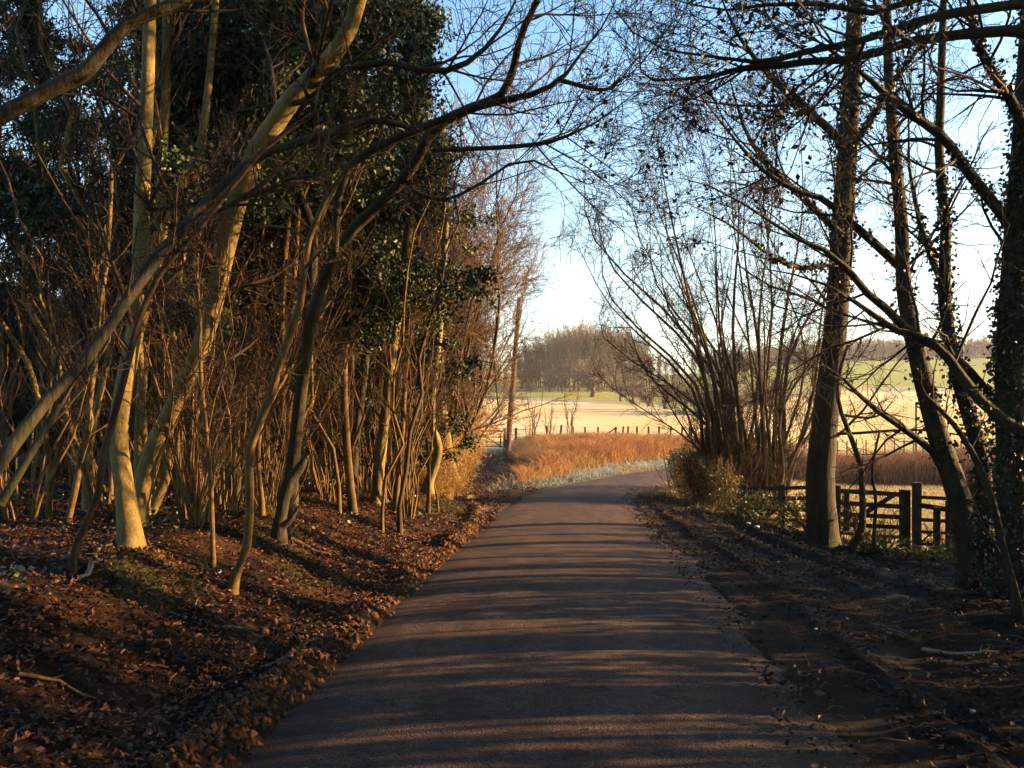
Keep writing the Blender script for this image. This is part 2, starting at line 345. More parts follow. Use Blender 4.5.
def beams_mesh(name, bl, origin):
    me = bpy.data.meshes.new(name); V = []; Fs = []; n = 0
    for v, ns, k in bl:
        V += [tuple(x-np.asarray(origin)) for x in v]
        for i in range(ns-1):
            for j in range(k): Fs.append((n+i*k+j, n+i*k+(j+1) % k, n+(i+1)*k+(j+1) % k, n+(i+1)*k+j))
        Fs.append(tuple(n+j for j in reversed(range(k)))); Fs.append(tuple(n+(ns-1)*k+j for j in range(k))); n += len(v)
    me.from_pydata(V, [], Fs); me.update(); return me
def beam_obj(name, p, q, w, h, m, parent, upv=(0, 0, 1)):
    return obj(name, beams_mesh(name, box([], p, q, w, h, upv), parent.location), m, parent)

# ------------------------------------------------------------------ growth
def at_t(P, R, t):
    m, n, _ = P.shape; f = t*(n-1); i = np.minimum(f.astype(int), n-2); f = f-i; a = np.arange(m)[:, None]
    p = P[a, i]*(1-f[..., None])+P[a, i+1]*f[..., None]; r = R[a, i]*(1-f)+R[a, i+1]*f
    return p, r, norm(P[a, i+1]-P[a, i])
def grow(P, R, K, t0, t1, L, ang, n=5, wig=.15, up=.1, rf=.6, rmax=1., rmin=.002, tap=.35, r=None, bias=(0, 0, 0), tfall=.45):
    r = r or rng
    if P.ndim == 2: P = P[None]; R = R[None]
    m = len(P); t = r.uniform(t0, t1, (m, K)); p, rad, T = at_t(P, R, t)
    q = norm(np.cross(T, norm(r.normal(size=(m, K, 3))))); a = np.radians(ang)*r.uniform(.6, 1.3, (m, K))[..., None]
    d = norm(np.cos(a)*T+np.sin(a)*q + np.asarray(bias)).reshape(-1, 3); p = p.reshape(-1, 3)
    ln = (L*r.uniform(.45, 1.25, (m, K))*(1-tfall*t)).reshape(-1); st = (ln/(n-1))[:, None]
    pts = [p]
    for i in range(n-1):
        d = norm(d+r.normal(size=d.shape)*wig+np.array([0, 0, up])); p = p+d*st; pts.append(p)
    r0 = np.clip(rad.reshape(-1)*rf, rmin*1.3, rmax); s = np.linspace(0, 1, n)
    Rr = np.maximum(r0[:, None]*(1-(1-tap)*s[None]), rmin)
    return np.stack(pts, 1), Rr
def cat_(*prs):
    """keep only same-length groups together"""
    return np.vstack([p for p, _ in prs]), np.vstack([r for _, r in prs])
def wob(P, amt, r=None):
    r = r or rng; n = len(P); w = np.cumsum(r.normal(size=(n, 3))*amt, 0); w -= np.linspace(0, 1, n)[:, None]*w[-1]; w[0] = 0; return P+w
def stem(base, h, lean=(0, 0), r0=.04, n=9, curve=.05, r=None, tip=.25):
    r = r or rng; z = np.linspace(0, 1, n); P = np.zeros((n, 3)); P[:, 2] = z*h
    P[:, 0] = lean[0]*z**1.3*h; P[:, 1] = lean[1]*z**1.3*h
    P[:, :2] += np.cumsum(r.normal(size=(n, 2))*curve*h/n*2, 0)*np.minimum(z*3, 1)[:, None]
    R = r0*(1-(1-tip)*z); R[0] *= 1.35; return P+np.asarray(base), R
def leaf_pts(P, K, spread, r=None, t0=.15):
    r = r or rng; m = len(P); t = r.uniform(t0, 1, (m, K)); p, _, _ = at_t(P, np.ones(P.shape[:2]), t)
    return (p+r.normal(size=p.shape)*spread).reshape(-1, 3)

# ================================================================== THE SETTING
def axis(lo, a, b, hi, st, g):
    mid = list(np.arange(a, b, st)); s = st; x = mid[-1]
    while x < hi: s *= g; x += s; mid.append(x)
    s = st; x = mid[0]; pre = []
    while x > lo: s *= g; x -= s; pre.append(x)
    return np.array(pre[::-1]+mid)
gx = axis(-1300, -6.5, 7.0, 1500, .055, 1.045); gy = axis(-60, 2.6, 11.5, 1500, .055, 1.022)
X, Y = np.meshgrid(gx, gy); Z = ground(X, Y)
nx, ny = len(gx), len(gy)
idx = np.arange(nx*ny).reshape(ny, nx)
Fq = np.stack([idx[:-1, :-1], idx[:-1, 1:], idx[1:, 1:], idx[1:, :-1]], -1).reshape(-1, 4)
x, y = X.ravel(), Y.ravel()
ds, _ = roaddist(x, y); dl = np.interp(y, XLy, XLx)-x; fx = x-fence_x(y); rat = x/np.maximum(y, 2)
def C3(*c): return np.array(c, float)[None, :]
def mix(a, b, w): return a*(1-w[:, None])+b*w[:, None]
n1 = fbm(x*.8, y*.8, 4, 60); n2 = fbm(x*3.3, y*3.3, 4, 61); n0 = fbm(x/14, y/30, 3, 62)
# beyond the fences: pale frosted stubble, a frost strip toned as shaded, then pasture
col = np.repeat(C3(.58, .44, .22), len(x), 0)
col = mix(col, C3(.62, .52, .34), sm(n0, -.1, .2)*.7)
fd = np.interp(rat, [-.1, -.02, .1, .22, .3, .45, .6], [190, 185, 160, 122, 150, 215, 230])      # far edge of the pale field
shaded_frost = sm(y, fd-3, fd+3); col = mix(col, C3(.24, .27, .20), shaded_frost)  # frost strip with the orchard hedges' shade put into its colour
col = mix(col, C3(.20, .21, .06), sm(y, fd*1.08, fd*1.12)); col = mix(col, C3(.30, .27, .11), sm(y, fd*1.08, fd*1.12)*sm(n0, -.05, .2)*.7)
col = mix(col, C3(.20, .24, .07), sm(y, 230, 260)*sm(rat, .25, .4))
col = mix(col, C3(.50, .42, .20), sm(rat, .25, .42)*(1-sm(y, 120, 170)))
rows = .5+.5*np.sin((y+x*.25)*1.9); col = col*(1-.10*(rows*sm(y, 58, 75)*(1-sm(y, 160, 200)))[:, None])
# strip of scrub on the right and bracken bank
col = mix(col, C3(.11, .06, .035), sm(y+n1*4, 38, 40)*(1-sm(y, 53, 56))*sm(rat, .13, .17))
bank = sm(-ds, 1.5, 2.2)*sm(y, 26, 30)*(1-sm(y, 56, 60))*sm(x, -.3, .4)
col = mix(col, C3(.14, .075, .035), bank)
fv = sm(-ds, 1.5, 1.7)*(1-sm(-ds+n2*1.2, 3.0, 3.8))*sm(y, 23, 27)*(1-sm(y, 60, 66)); col = mix(col, C3(.19, .22, .22), fv)
# near verge to the right: churned mud, leaf mould and a little grass by the fence
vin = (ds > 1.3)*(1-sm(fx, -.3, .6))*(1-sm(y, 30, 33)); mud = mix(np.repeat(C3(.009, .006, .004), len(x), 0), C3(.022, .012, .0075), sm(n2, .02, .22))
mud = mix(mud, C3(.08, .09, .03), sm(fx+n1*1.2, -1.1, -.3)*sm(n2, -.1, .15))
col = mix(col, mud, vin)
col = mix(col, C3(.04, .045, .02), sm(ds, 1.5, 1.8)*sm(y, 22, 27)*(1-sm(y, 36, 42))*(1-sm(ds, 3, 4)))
# wood floor on the left
wood = sm(dl, 0, .15)*(1-sm(y, 54, 62)); wf = mix(np.repeat(C3(.020, .012, .008), len(x), 0), C3(.07, .034, .018), sm(n2, -.1, .2))
moss = np.zeros(len(x))
for mx_, my_, mr_ in ((-2.55, 6.0, .55), (-3.1, 6.6, .5), (-2.3, 8.3, .5), (-1.9, 7.7, .35), (-2.5, 9.3, .5), (-1.7, 14.5, .9), (-1.5, 17.5, 1.0), (-1.75, 20.5, 1.1)):
    moss = np.maximum(moss, 1-sm(np.hypot(x-mx_, (y-my_)*.7), mr_*.3, mr_))
wf = mix(wf, C3(.05, .06, .012), moss*sm(n2, -.12, .1))
wf = mix(wf, C3(.20, .095, .045), np.exp(-((dl-.08)/.13)**2)*.95*(y < 20)*sm(vnoise(x*2.5, y*1.6, 3), .2, .5))  # berm soil brightened in the colour to read as a sunlit edge
col = mix(col, wf, wood)
near = (1-sm(np.abs(ds), 1.7, 2.0)); col = mix(col, mix(np.repeat(C3(.035, .022, .015), len(x), 0), C3(.10, .10, .085), sm(y, 24, 30)), near)
# farm track
trk = sm(dl, .1, -.15)*sm(y, 17, 20)*(1-sm(y, 47, 52))*sm(-ds, 1.35, 1.6)*(1-sm(x, .15, .55)); tc = mix(np.repeat(C3(.045, .026, .018), len(x), 0), C3(.10, .06, .038), sm(n2, -.05, .2))
col = mix(col, tc, trk); col = mix(col, C3(.12, .14, .04), trk*sm(y, 30, 34)*np.exp(-((x+.55)/.22)**2)*.6)
wet = np.clip(vin*sm(-n2, -.05, .2), 0, 1)
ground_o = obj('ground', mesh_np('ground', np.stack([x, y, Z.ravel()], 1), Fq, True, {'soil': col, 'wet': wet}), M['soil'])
tag(ground_o, 'uneven ground of leaf mould, churned mud and pale winter fields', None, None, 'structure')

# the lane
L_ = crom(RC, 1500); Lz = np.interp(np.linspace(0, 259, 1500), np.arange(260), RZ); T_ = norm(np.gradient(L_, axis=0)); Nn = np.stack([T_[:, 1], -T_[:, 0]], 1)
k = 41; off = np.linspace(-1, 1, k); V = []
ej = HW+fbm(np.arange(1500)*.12, np.zeros(1500), 3, 80)*.22; ej2 = HW+.12+fbm(np.arange(1500)*.12, np.zeros(1500)+9, 3, 81)*.4
o2 = np.where(off[None] < 0, off[None]*ej[:, None], off[None]*ej2[:, None])
PX = L_[:, None, 0]+Nn[:, None, 0]*o2; PY = L_[:, None, 1]+Nn[:, None, 1]*o2
PZ = Lz[:, None]+.045*(1-off[None]**2)-.02*np.abs(off[None])**6+fbm(PX*1.1, PY*.6, 3, 82)*.012
idx = np.arange(1500*k).reshape(1500, k)
Fq = np.stack([idx[:-1, :-1], idx[:-1, 1:], idx[1:, 1:], idx[1:, :-1]], -1).reshape(-1, 4)
edge = np.broadcast_to(sm(off, .45, 1.0)*.5+sm(off, -.6, -1.0)*.45, (1500, k)).ravel()
lane = obj('road', mesh_np('road', np.stack([PX.ravel(), PY.ravel(), PZ.ravel()], 1), Fq, True, {'edge': edge}), M['road'])
tag(lane, 'narrow worn tarmac lane curving right towards the fields', None, None, 'structure')

# ================================================================== FAR COUNTRY
def far_tree(h, cr, n1_, seed, tw, wbase=.28, ivy=False):
    r = np.random.default_rng(seed); P, R = stem((0, 0, -.5), h*.72, (r.normal()*.03, 0), wbase, 8, .06, r)
    a, ar = grow(P, R, int(n1_*1.9), .16, 1, cr*1.6, 38, 6, .10, .10, .45, .09, tw, r=r, tfall=-.05)
    b, br = grow(a, ar, 7, .2, 1, cr*.4, 40, 4, .2, .06, .6, .06, tw, r=r)
    root = empty('woodland_tree', (0, 0, 0)); t = Tubes().add(P, R, 5); obj('trunk', t.mesh('trunk'), M['farbark'], root)
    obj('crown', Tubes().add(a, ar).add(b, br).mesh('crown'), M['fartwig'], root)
    if ivy:
        c = np.stack([r.normal(size=900)*.9, r.normal(size=900)*.9, r.uniform(0, h*.75, 900)], 1); obj('ivy', leaves_mesh('ivy', c, .5, r=r), M['ivy'], root)
    return root
ft = [far_tree(24, 3.6, 34, 1, .04), far_tree(25, 3.0, 30, 2, .04, .24), far_tree(22, 4.2, 40, 3, .04, .3), far_tree(23, 3.4, 30, 4, .04, .3, True)]
GW = 'bare woodland trees beyond the pale field'
lab = ['tall bare tree with a straight pale trunk in the far wood', 'slim bare tree with a narrow crown in the far wood', 'spreading bare tree with a broad crown in the far wood', 'bare tree wrapped in dark ivy in the far wood']
for i, f_ in enumerate(ft): f_['label'] = lab[i]; f_['category'] = 'tree'; f_['group'] = GW
used = [0]*4
spots = []
for i in range(66):
    u = 527+ (i*1.83) % 118 + rng.uniform(-1, 1); d = rng.uniform(222, 262); s = np.interp(u, [525, 545, 575, 610, 650], [.55, .78, .92, .90, .66])*rng.uniform(.9, 1.05); spots.append((u, d, s))
for i in range(60):
    u = rng.uniform(640, 850) if i % 3 else rng.uniform(420, 528); d = rng.uniform(235, 300); spots.append((u, d, rng.uniform(.38, .55)*(1 if u > 530 else .9)))
for i, (u, d, s) in enumerate(spots):
    k = 3 if (i % 9 == 4 or u < 533) else int(rng.integers(0, 3)); x_ = (u-CX)/F*d; loc = (x_, d, gz(x_, d)-.3)
    if not used[k]: ft[k].location = loc; ft[k].scale = (s, s, s); used[k] = 1; o = ft[k]
    else: o = dup(ft[k], loc, rng.uniform(0, 6), s)

def orchard_tree(h, cr, seed):
    r = np.random.default_rng(seed); P, R = stem((0, 0, -.2), h*.32, (r.normal()*.2, 0), .26, 5, .1, r, .7)
    a, ar = grow(P, R, 12, .5, 1, h*.7, 52, 6, .13, .05, .5, .14, .03, r=r, tfall=0)
    b, br = grow(a, ar, 12, .2, 1, cr*.6, 45, 5, .2, .05, .6, .05, .022, r=r); c, c_r = grow(b, br, 8, .2, 1, cr*.28, 45, 3, .2, .05, .6, .03, .016, r=r)
    root = empty('orchard_tree', (0, 0, 0)); obj('trunk', Tubes().add(P, R, 6).mesh('trunk'), M['brown'], root)
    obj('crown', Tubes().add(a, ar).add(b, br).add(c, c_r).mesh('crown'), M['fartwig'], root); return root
ot = [orchard_tree(5.2, 3.0, 21), orchard_tree(4.6, 2.6, 22), orchard_tree(5.0, 2.2, 23)]
OL = [('round bushy bare tree standing alone before the far wood', 591, 397, 1.15), ('round russet bare tree behind the top of the pole', 521, 389, 1.3), ('small bare orchard tree first of the row from the lone round one', 621, 401, .62),
      ('tall fuzzy orchard tree second in the row', 635, 404, .9), ('narrow little orchard tree third in the row', 650, 406, .62), ('open V shaped orchard tree with a clear dark trunk', 666, 409, .95),
      ('broad orchard tree close to the hazel branches', 684, 411, .95), ('orchard tree seen through the left hazel stems', 699, 413, .8), ('orchard tree seen through the middle hazel stems', 722, 415, .95),
      ('small orchard tree low among the hazel stems', 742, 414, .8), ('pale bare tree at the end of the orchard row', 768, 412, 1.0)]
for i, (lb, u, v, s) in enumerate(OL):
    x_, d = hit(u, v); k = i % 3 if i > 1 else 0; loc = (x_, d, gz(x_, d)-.1)
    o = ot[k] if (i == 0 or (i > 1 and k and ot[k].get('label') is None)) else dup(ot[k], loc, i*1.3)
    o.location = loc; sc_ = s*d/115.; o.scale = (sc_*1.1, sc_*1.1, sc_); tag(o, lb, 'tree', 'orchard trees along the field edge')
if ot[1].get('label') is None: bpy.data.objects.remove(ot[1])
# low evergreen bush in front of the wood
def leaf_bush(name, label, cat, loc, rx, rz, n, size, m, group=None, stems=8, trunkm='brown', seed=1):
    r = np.random.default_rng(seed); root = empty(name, loc, label, cat, group)
    c = norm(r.normal(size=(n, 3)))*(r.uniform(.0, 1, n)**.33)[:, None]; lump = 1+.45*fbm(c[:, 0]*2.2+seed, c[:, 2]*2.2+c[:, 1]*1.7, 3, seed)
    c = c*lump[:, None]*np.array([rx, rx, rz])+np.array([0, 0, rz*.9]); c = c[c[:, 2] > -.05]
    obj('foliage', leaves_mesh('foliage', c, size, r=r), M[m], root)
    P = np.zeros((stems, 5, 3)); s = np.linspace(0, 1, 5); a = r.uniform(0, 6.28, stems)
    P[:, :, 2] = s*rz*1.5-.1; P[:, :, 0] = np.cos(a)[:, None]*s*rx*.7; P[:, :, 1] = np.sin(a)[:, None]*s*rx*.7
    b, br = grow(P, np.full((stems, 5), max(.012, rx*.02)), 6, .3, 1, rx*.6, 45, 4, .2, .1, r=r)
    obj('stems', Tubes().add(P, np.full((stems, 5), max(.012, rx*.02)), 4).add(b, br).mesh('stems'), M[trunkm], root); return root
x_, d = hit(555, 387); leaf_bush('evergreen_bush', 'low dark evergreen bush at the foot of the far wood', 'bush', (x_, d+6, gz(x_, d+6)), 3.6, 1.3, 2600, .5, 'ivy')
# hazy wooded hill on the right horizon: one mass
r = np.random.default_rng(77); T = Tubes(); n = 1500
d_ = r.uniform(400, 640, n); u_ = r.uniform(700, 1120, n); hx = (u_-CX)/F*d_; hz = ground(hx, d_, False)
S = np.zeros((n, 3, 3)); S[:, :, 0] = hx[:, None]; S[:, :, 1] = d_[:, None]; S[:, :, 2] = hz[:, None]+np.array([-1, 4, 8.])[None]*r.uniform(.7, 1.3, n)[:, None]
a, ar = grow(S, np.tile([.3, .25, .12], (n, 1)), 16, .3, 1, 5.5, 45, 3, .2, .12, .6, .25, .12, r=r)
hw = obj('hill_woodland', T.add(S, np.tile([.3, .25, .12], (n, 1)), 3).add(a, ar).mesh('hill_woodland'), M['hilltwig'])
tag(hw, 'dark leafless wood covering the distant hill on the horizon', 'woodland', None, 'stuff')

# ================================================================== BRACKEN, SCRUB AND GRASSES
def scatter(n, x0, x1, y0, y1, keep, seed):
    r = np.random.default_rng(seed); x = r.uniform(x0, x1, n); y = r.uniform(y0, y1, n); k = r.random(n) < keep(x, y); x, y = x[k], y[k]
    return x, y, np.stack([x, y, ground(x, y)], 1)
def kb(x, y):
    ds, _ = roaddist(x, y); r_ = x/y
    return sm(-ds, 2.7, 3.4)*sm(x, .1, .5)*sm(y, 27.5, 30.5)*(1-sm(y, 55, 57.5))*(.35+.9*sm(fbm(x*.7, y*.7, 3, 90), -.12, .08))*(1-sm(x, 24, 27))
x, y, B = scatter(190000, -.2, 26, 27, 58, kb, 3)
hgt = .68*(1-.25*sm(x, 6, 14))*(1-.5*sm(y, 45, 55))*(1+1.9*fbm(x*.6, y*.6, 3, 91))
o = obj('bracken_bank', blades_mesh('bracken_bank', B, hgt, .011, .4), M['rust']); tag(o, 'rust red bank of dead bracken and grass between track and lane bend', 'bracken', None, 'stuff')
def ks(x, y): return sm(y, 37.5, 39.5)*(1-sm(y, 50, 54))*sm(x/y, .10, .14)*(roaddist(x, y)[0] > 1.9)
x, y, B = scatter(150000, 4.5, 48, 37, 54, ks, 4)
o = obj('red_scrub', blades_mesh('red_scrub', B, 1.6*(1+.8*fbm(x*.35, y*.35, 3, 92)), .013, .28), M['scrub']); tag(o, 'reddish brown belt of dense winter scrub across the lower field', 'scrub', None, 'stuff')
def kf(x, y):
    ds, _ = roaddist(x, y); return sm(-ds, 1.5, 1.75)*(1-sm(-ds, 3.0, 3.9))*sm(y, 24, 27)*(y < 60)
x, y, B = scatter(60000, -1, 26, 23, 58, kf, 5)
o = obj('frosted_grass', blades_mesh('frosted_grass', B, .17, .012, .5), M['frost']); tag(o, 'frost whitened grass along the outer edge of the lane bend', 'grass', None, 'stuff')
def ky(x, y):
    ds, _ = roaddist(x, y); return sm(-ds, 2.5, 3)*(1-sm(-ds, 3.6, 4.6))*sm(y, 27, 30)*.9
x, y, B = scatter(26000, -.5, 26, 26, 56, ky, 6)
o = obj('straw_grass', blades_mesh('straw_grass', B, .45, .014, .5), M['straw']); tag(o, 'straw coloured tufts fringing the foot of the bracken bank', 'grass', None, 'stuff')
def kg(x, y):
    f = x-fence_x(y); return np.exp(-((f+.2)/.7)**2)*sm(fbm(x*1.1, y*1.1, 3, 93), -.12, .12)*.9
x, y, B = scatter(30000, 2.5, 11, 4, 28, kg, 7)
o = obj('verge_grass', blades_mesh('verge_grass', B, .22, .006, .5), M['grass']); tag(o, 'short rough grass along the foot of the right hand fence', 'grass', None, 'stuff')
def kw(x, y): return sm(x-fence_x(y), .4, 1.2)*(1-sm(y, 37, 39))*.8
x, y, B = scatter(60000, 4, 26, 12, 39, kw, 8)
o = obj('meadow_grass', blades_mesh('meadow_grass', B, .13, .014, .45), M['straw']); tag(o, 'pale frosted meadow grass beyond the wooden gate', 'grass', None, 'stuff')

def kst(x, y):
    return kb(x, y)*sm(fbm(x*.8, y*.8, 3, 94), .02, .12)
x, y, B = scatter(60000, -.2, 26, 28, 58, kst, 9)
o = obj('pale_grass', blades_mesh('pale_grass', B, .62, .012, .55), M['straw']); tag(o, 'pale bleached grass patches among the dead bracken', 'grass', None, 'stuff')
# ================================================================== FENCES, GATES, POLE
OW = M['oldwood']
def post(name, u, vt, vb, d, w, parent, m=OW, du=0):
    p = P3(u, vb, d); p[2] = gz(p[0], p[1])-.15 if vb is None else p[2]; q = P3(u+du, vt, d); wd = w*d/F
    return beam_obj(name, p, q, wd, wd, m, parent, (0, 1, 0))
def postg(name, u, vt, d, w, parent, m=OW, du=0):
    x_ = (u-CX)/F*d; p = np.array([x_, d, gz(x_, d)-.2]); q = P3(u+du, vt, d); wd = w*d/F
    return beam_obj(name, p, q, wd, wd, m, parent, (0, 1, 0))
# five barred gate on the right
g = empty('field_gate', tuple(P3(872, 540, 16.2)), 'weathered wooden five bar field gate with a diagonal brace, shut beside the large trunk', 'gate')
dA, dB = 16.35, 16.0
for v0, v1, w in ((491, 495, 4.6), (502.5, 507, 4.6), (514, 517.5, 4.4), (523.5, 527.5, 4.2), (533, 537.5, 3.2)):
    beam_obj('rail', P3(840, v0, dA), P3(906, v1, dB), .045, w*16.2/F, OW, g)
post('stile', 846.5, 491, 531, dA-.06, 4.6, g); post('stile', 902.5, 489.5, 547, dB-.06, 5.4, g)
beam_obj('brace', P3(853, 521, dA-.09), P3(897, 493, dB-.09), .04, .085, OW, g)
f1 = empty('gate_post', tuple(P3(838, 535, 16.4)), 'slim wooden post at the left end of the field gate', 'post', 'gate posts')
postg('shaft', 838, 485.5, 16.4, 4.6, f1)
f2 = empty('gate_post', tuple(P3(907, 548, 15.95)), 'square post of middle height between gate and tallest post', 'post', 'gate posts'); postg('shaft', 907.5, 490, 15.9, 4.6, f2)
f3 = empty('gate_post', tuple(P3(916, 548, 15.8)), 'tallest and thickest square gate post', 'post', 'gate posts'); postg('shaft', 917, 483.5, 15.8, 7.4, f3)
cp = beam_obj('cap', P3(916.5, 484.6, 15.8)+np.array([0, 0, 0]), P3(916.5, 482.4, 15.8), .15, .15, OW, f3, (0, 1, 0))
fp = empty('rail_fence', tuple(P3(936, 550, 15.5)), 'short length of rail fence right of the tallest gate post', 'fence')
for v0, v1, w in ((497, 499, 3.4), (505, 510.5, 5.2), (519.5, 521.5, 3.6), (531.5, 533.5, 3.2), (543.5, 546, 3.0)):
    beam_obj('rail', P3(919, v0, 15.75), P3(954, v1, 15.3), .04, w*15.5/F, OW, fp)
postg('post', 937, 507, 15.42, 5.4, fp); postg('post', 950, 501, 15.25, 7, fp)
beam_obj('brace', P3(921, 543, 15.6), P3(931, 533, 15.5), .03, .03, OW, fp)
fp = empty('fence_post', tuple(P3(973, 550, 14.9)), 'tall wooden post standing behind the leaning ivy trunks', 'post'); postg('shaft', 973, 480, 14.9, 6.5, fp)
# rail fence behind the hazel
fr = empty('rail_fence', tuple(P3(805, 530, 17.4)), 'old wooden rail fence half hidden behind hazel and trunk', 'fence')
for v0, v1, w in ((489, 487, 3.8), (499, 498, 4.2), (509, 509.5, 4.0), (519, 521, 3.6)):
    beam_obj('rail', P3(740, v0, 19.2), P3(838, v1, 16.5), .04, w*17.5/F, OW, fr)
for u, d in ((744, 19.1), (782, 18.0), (812, 17.2)): postg('post', u, 484, d-.07, 5.5, fr)
# gate at the head of the farm track
g2 = empty('track_gate', tuple(P3(491, 452, 45.)), 'pale wooden gate with a diagonal brace at the end of the muddy track', 'gate')
for v0, v1, w in ((431, 431.3, 1.7), (437, 437, 1.1), (442, 442, .9), (446.5, 446.5, .9)):
    beam_obj('rail', P3(466, v0, 45.2), P3(503, v1, 45.), .05, w*45/F, M['pole'], g2)
beam_obj('brace', P3(477, 431.5, 45.05), P3(500.5, 446, 44.95), .05, .07, M['pole'], g2)
post('stile', 500.5, 433, 447.5, 44.9, 1.5, g2, M['pole']); post('stile', 467, 430, 448, 45.1, 1.5, g2, M['pole'])
pg = empty('gate_post', tuple(P3(504.5, 450, 44.8)), 'short round post hanging the track gate beside the pole', 'post', 'gate posts'); postg('shaft', 504.5, 428, 44.8, 2.6, pg, M['pole'])
# utility pole
pb = P3(506.5, 447, 44.0); pb[2] = gz(pb[0], pb[1])-.3; pt = P3(519.5, 298, 44.4)
up = empty('utility_pole', tuple(pb), 'tall slightly leaning wooden utility pole beside the track gate', 'pole')
Pp = np.linspace(pb, pt, 8); obj('shaft', Tubes().add(Pp, np.linspace(.155, .115, 8), 12).mesh('shaft', pb), M['pole'], up)
# wire fence along the top of the bracken bank
wf_ = empty('wire_fence', tuple(P3(600, 440, 58)), 'wire fence on thin posts between bracken bank and pale field', 'fence')
FP = [(516, 428, 0, 2.6), (535, 431, 0, 1.5), (547, 426, 0, 1.6), (559.5, 425, 2, 2.0), (573, 426.5, 0, 1.7), (585, 427, 0, 1.7), (598, 428, 0, 1.7), (614.5, 428.5, 1.5, 2.0), (621.5, 428, 2, 1.6), (628, 429, 0, 1.7), (637, 430, 0, 1.8), (648.5, 430.5, 0, 1.7), (659, 430, 0, 1.7), (670, 430.5, 1, 1.6), (681, 430.5, 1.5, 1.7), (690.5, 430, 0, 3.2), (705, 431, 0, 1.7), (719, 431, 0, 1.7), (735, 431, 0, 1.7), (752, 432, 0, 1.7), (770, 432, 0, 1.7)]
tops = []
for u, vt, du, w in FP:
    d = np.interp(u, [500, 560, 690, 780], [52, 57, 62, 64]); x_ = (u-CX)/F*d; zt = P3(u, vt, d)[2]; gzv = gz(x_, d)
    p = np.array([x_, d, gzv-.3]); q = np.array([x_+du*d/F, d, max(min(zt, gzv+1.25), gzv+.85)]); beam_obj('post', p, q, w*d/F, w*d/F, OW, wf_, (0, 1, 0)); tops.append(q)
tops = np.array(tops)
for dz in (.08, .35, .6):
    obj('wire', Tubes().add(tops-np.array([0, 0, dz]), np.full(len(tops), .006)).mesh('wire', wf_.location), M['wire'], wf_)
beam_obj('strut', tops[7]+np.array([-.9, 0, -.7]), tops[7]+np.array([0, 0, -.05]), .09, .09, OW, wf_)
# far fence above the red scrub, right
rf = empty('wire_fence', (30, 62, gz(30, 62)), 'line of thin posts above the red scrub on the right', 'fence'); tp = []
for u in np.arange(790, 1022, 9.5):
    d = 60+(u-790)*.01; x_ = (u-CX)/F*d; z0 = gz(x_, d); h = 1.2 if int(u) % 2 else 1.35; beam_obj('post', (x_, d, z0-.3), (x_, d, z0+h), .07, .07, OW, rf, (0, 1, 0)); tp.append((x_, d, z0+1.05))
tp = np.array(tp); obj('wire', Tubes().add(tp, np.full(len(tp), .006)).mesh('wire', rf.location), M['wire'], rf)
x_ = (916-CX)/F*62; pl = empty('field_pole', (x_, 62, gz(x_, 62)), 'single thin upright pole in the right hand field', 'pole'); beam_obj('shaft', (x_, 62, gz(x_, 62)-.3), P3(916, 402, 62), .10, .10, OW, pl, (0, 1, 0))

# ================================================================== TREES TRACED FROM WHERE THEY STAND
def tr(pts, d0=None, d1=None, n=16, root=True, wv=.004):
    a = crom(np.array(pts, float), n); u, v, w = a[:, 0], a[:, 1], a[:, 2]
    if d0 is None: d0 = hit(pts[0][0], pts[0][1])[1]
    if d1 is None: d1 = d0
    L = np.concatenate([[0], np.cumsum(np.hypot(np.diff(u), np.diff(v)))]); d = d0+(d1-d0)*L/L[-1]
    P = np.stack([(u-CX)/F*d, d, EYE+(HZ-v)/F*d], 1); R = w/2*d/F
    if not root: R = R*np.interp(np.linspace(0, 1, len(R)), [0, .6, 1], [1, .9, .3])
    if root:
        P = np.vstack([P[0]-np.array([0, 0, .15])-(P[1]-P[0])*.1, P[0]+np.array([0, 0, -.03]), P[0]+(P[1]-P[0])*.35, P[1:]]); R = np.concatenate([[R[0]*1.5, R[0]*1.2, R[0]*1.0], R[1:]])
    return P, R
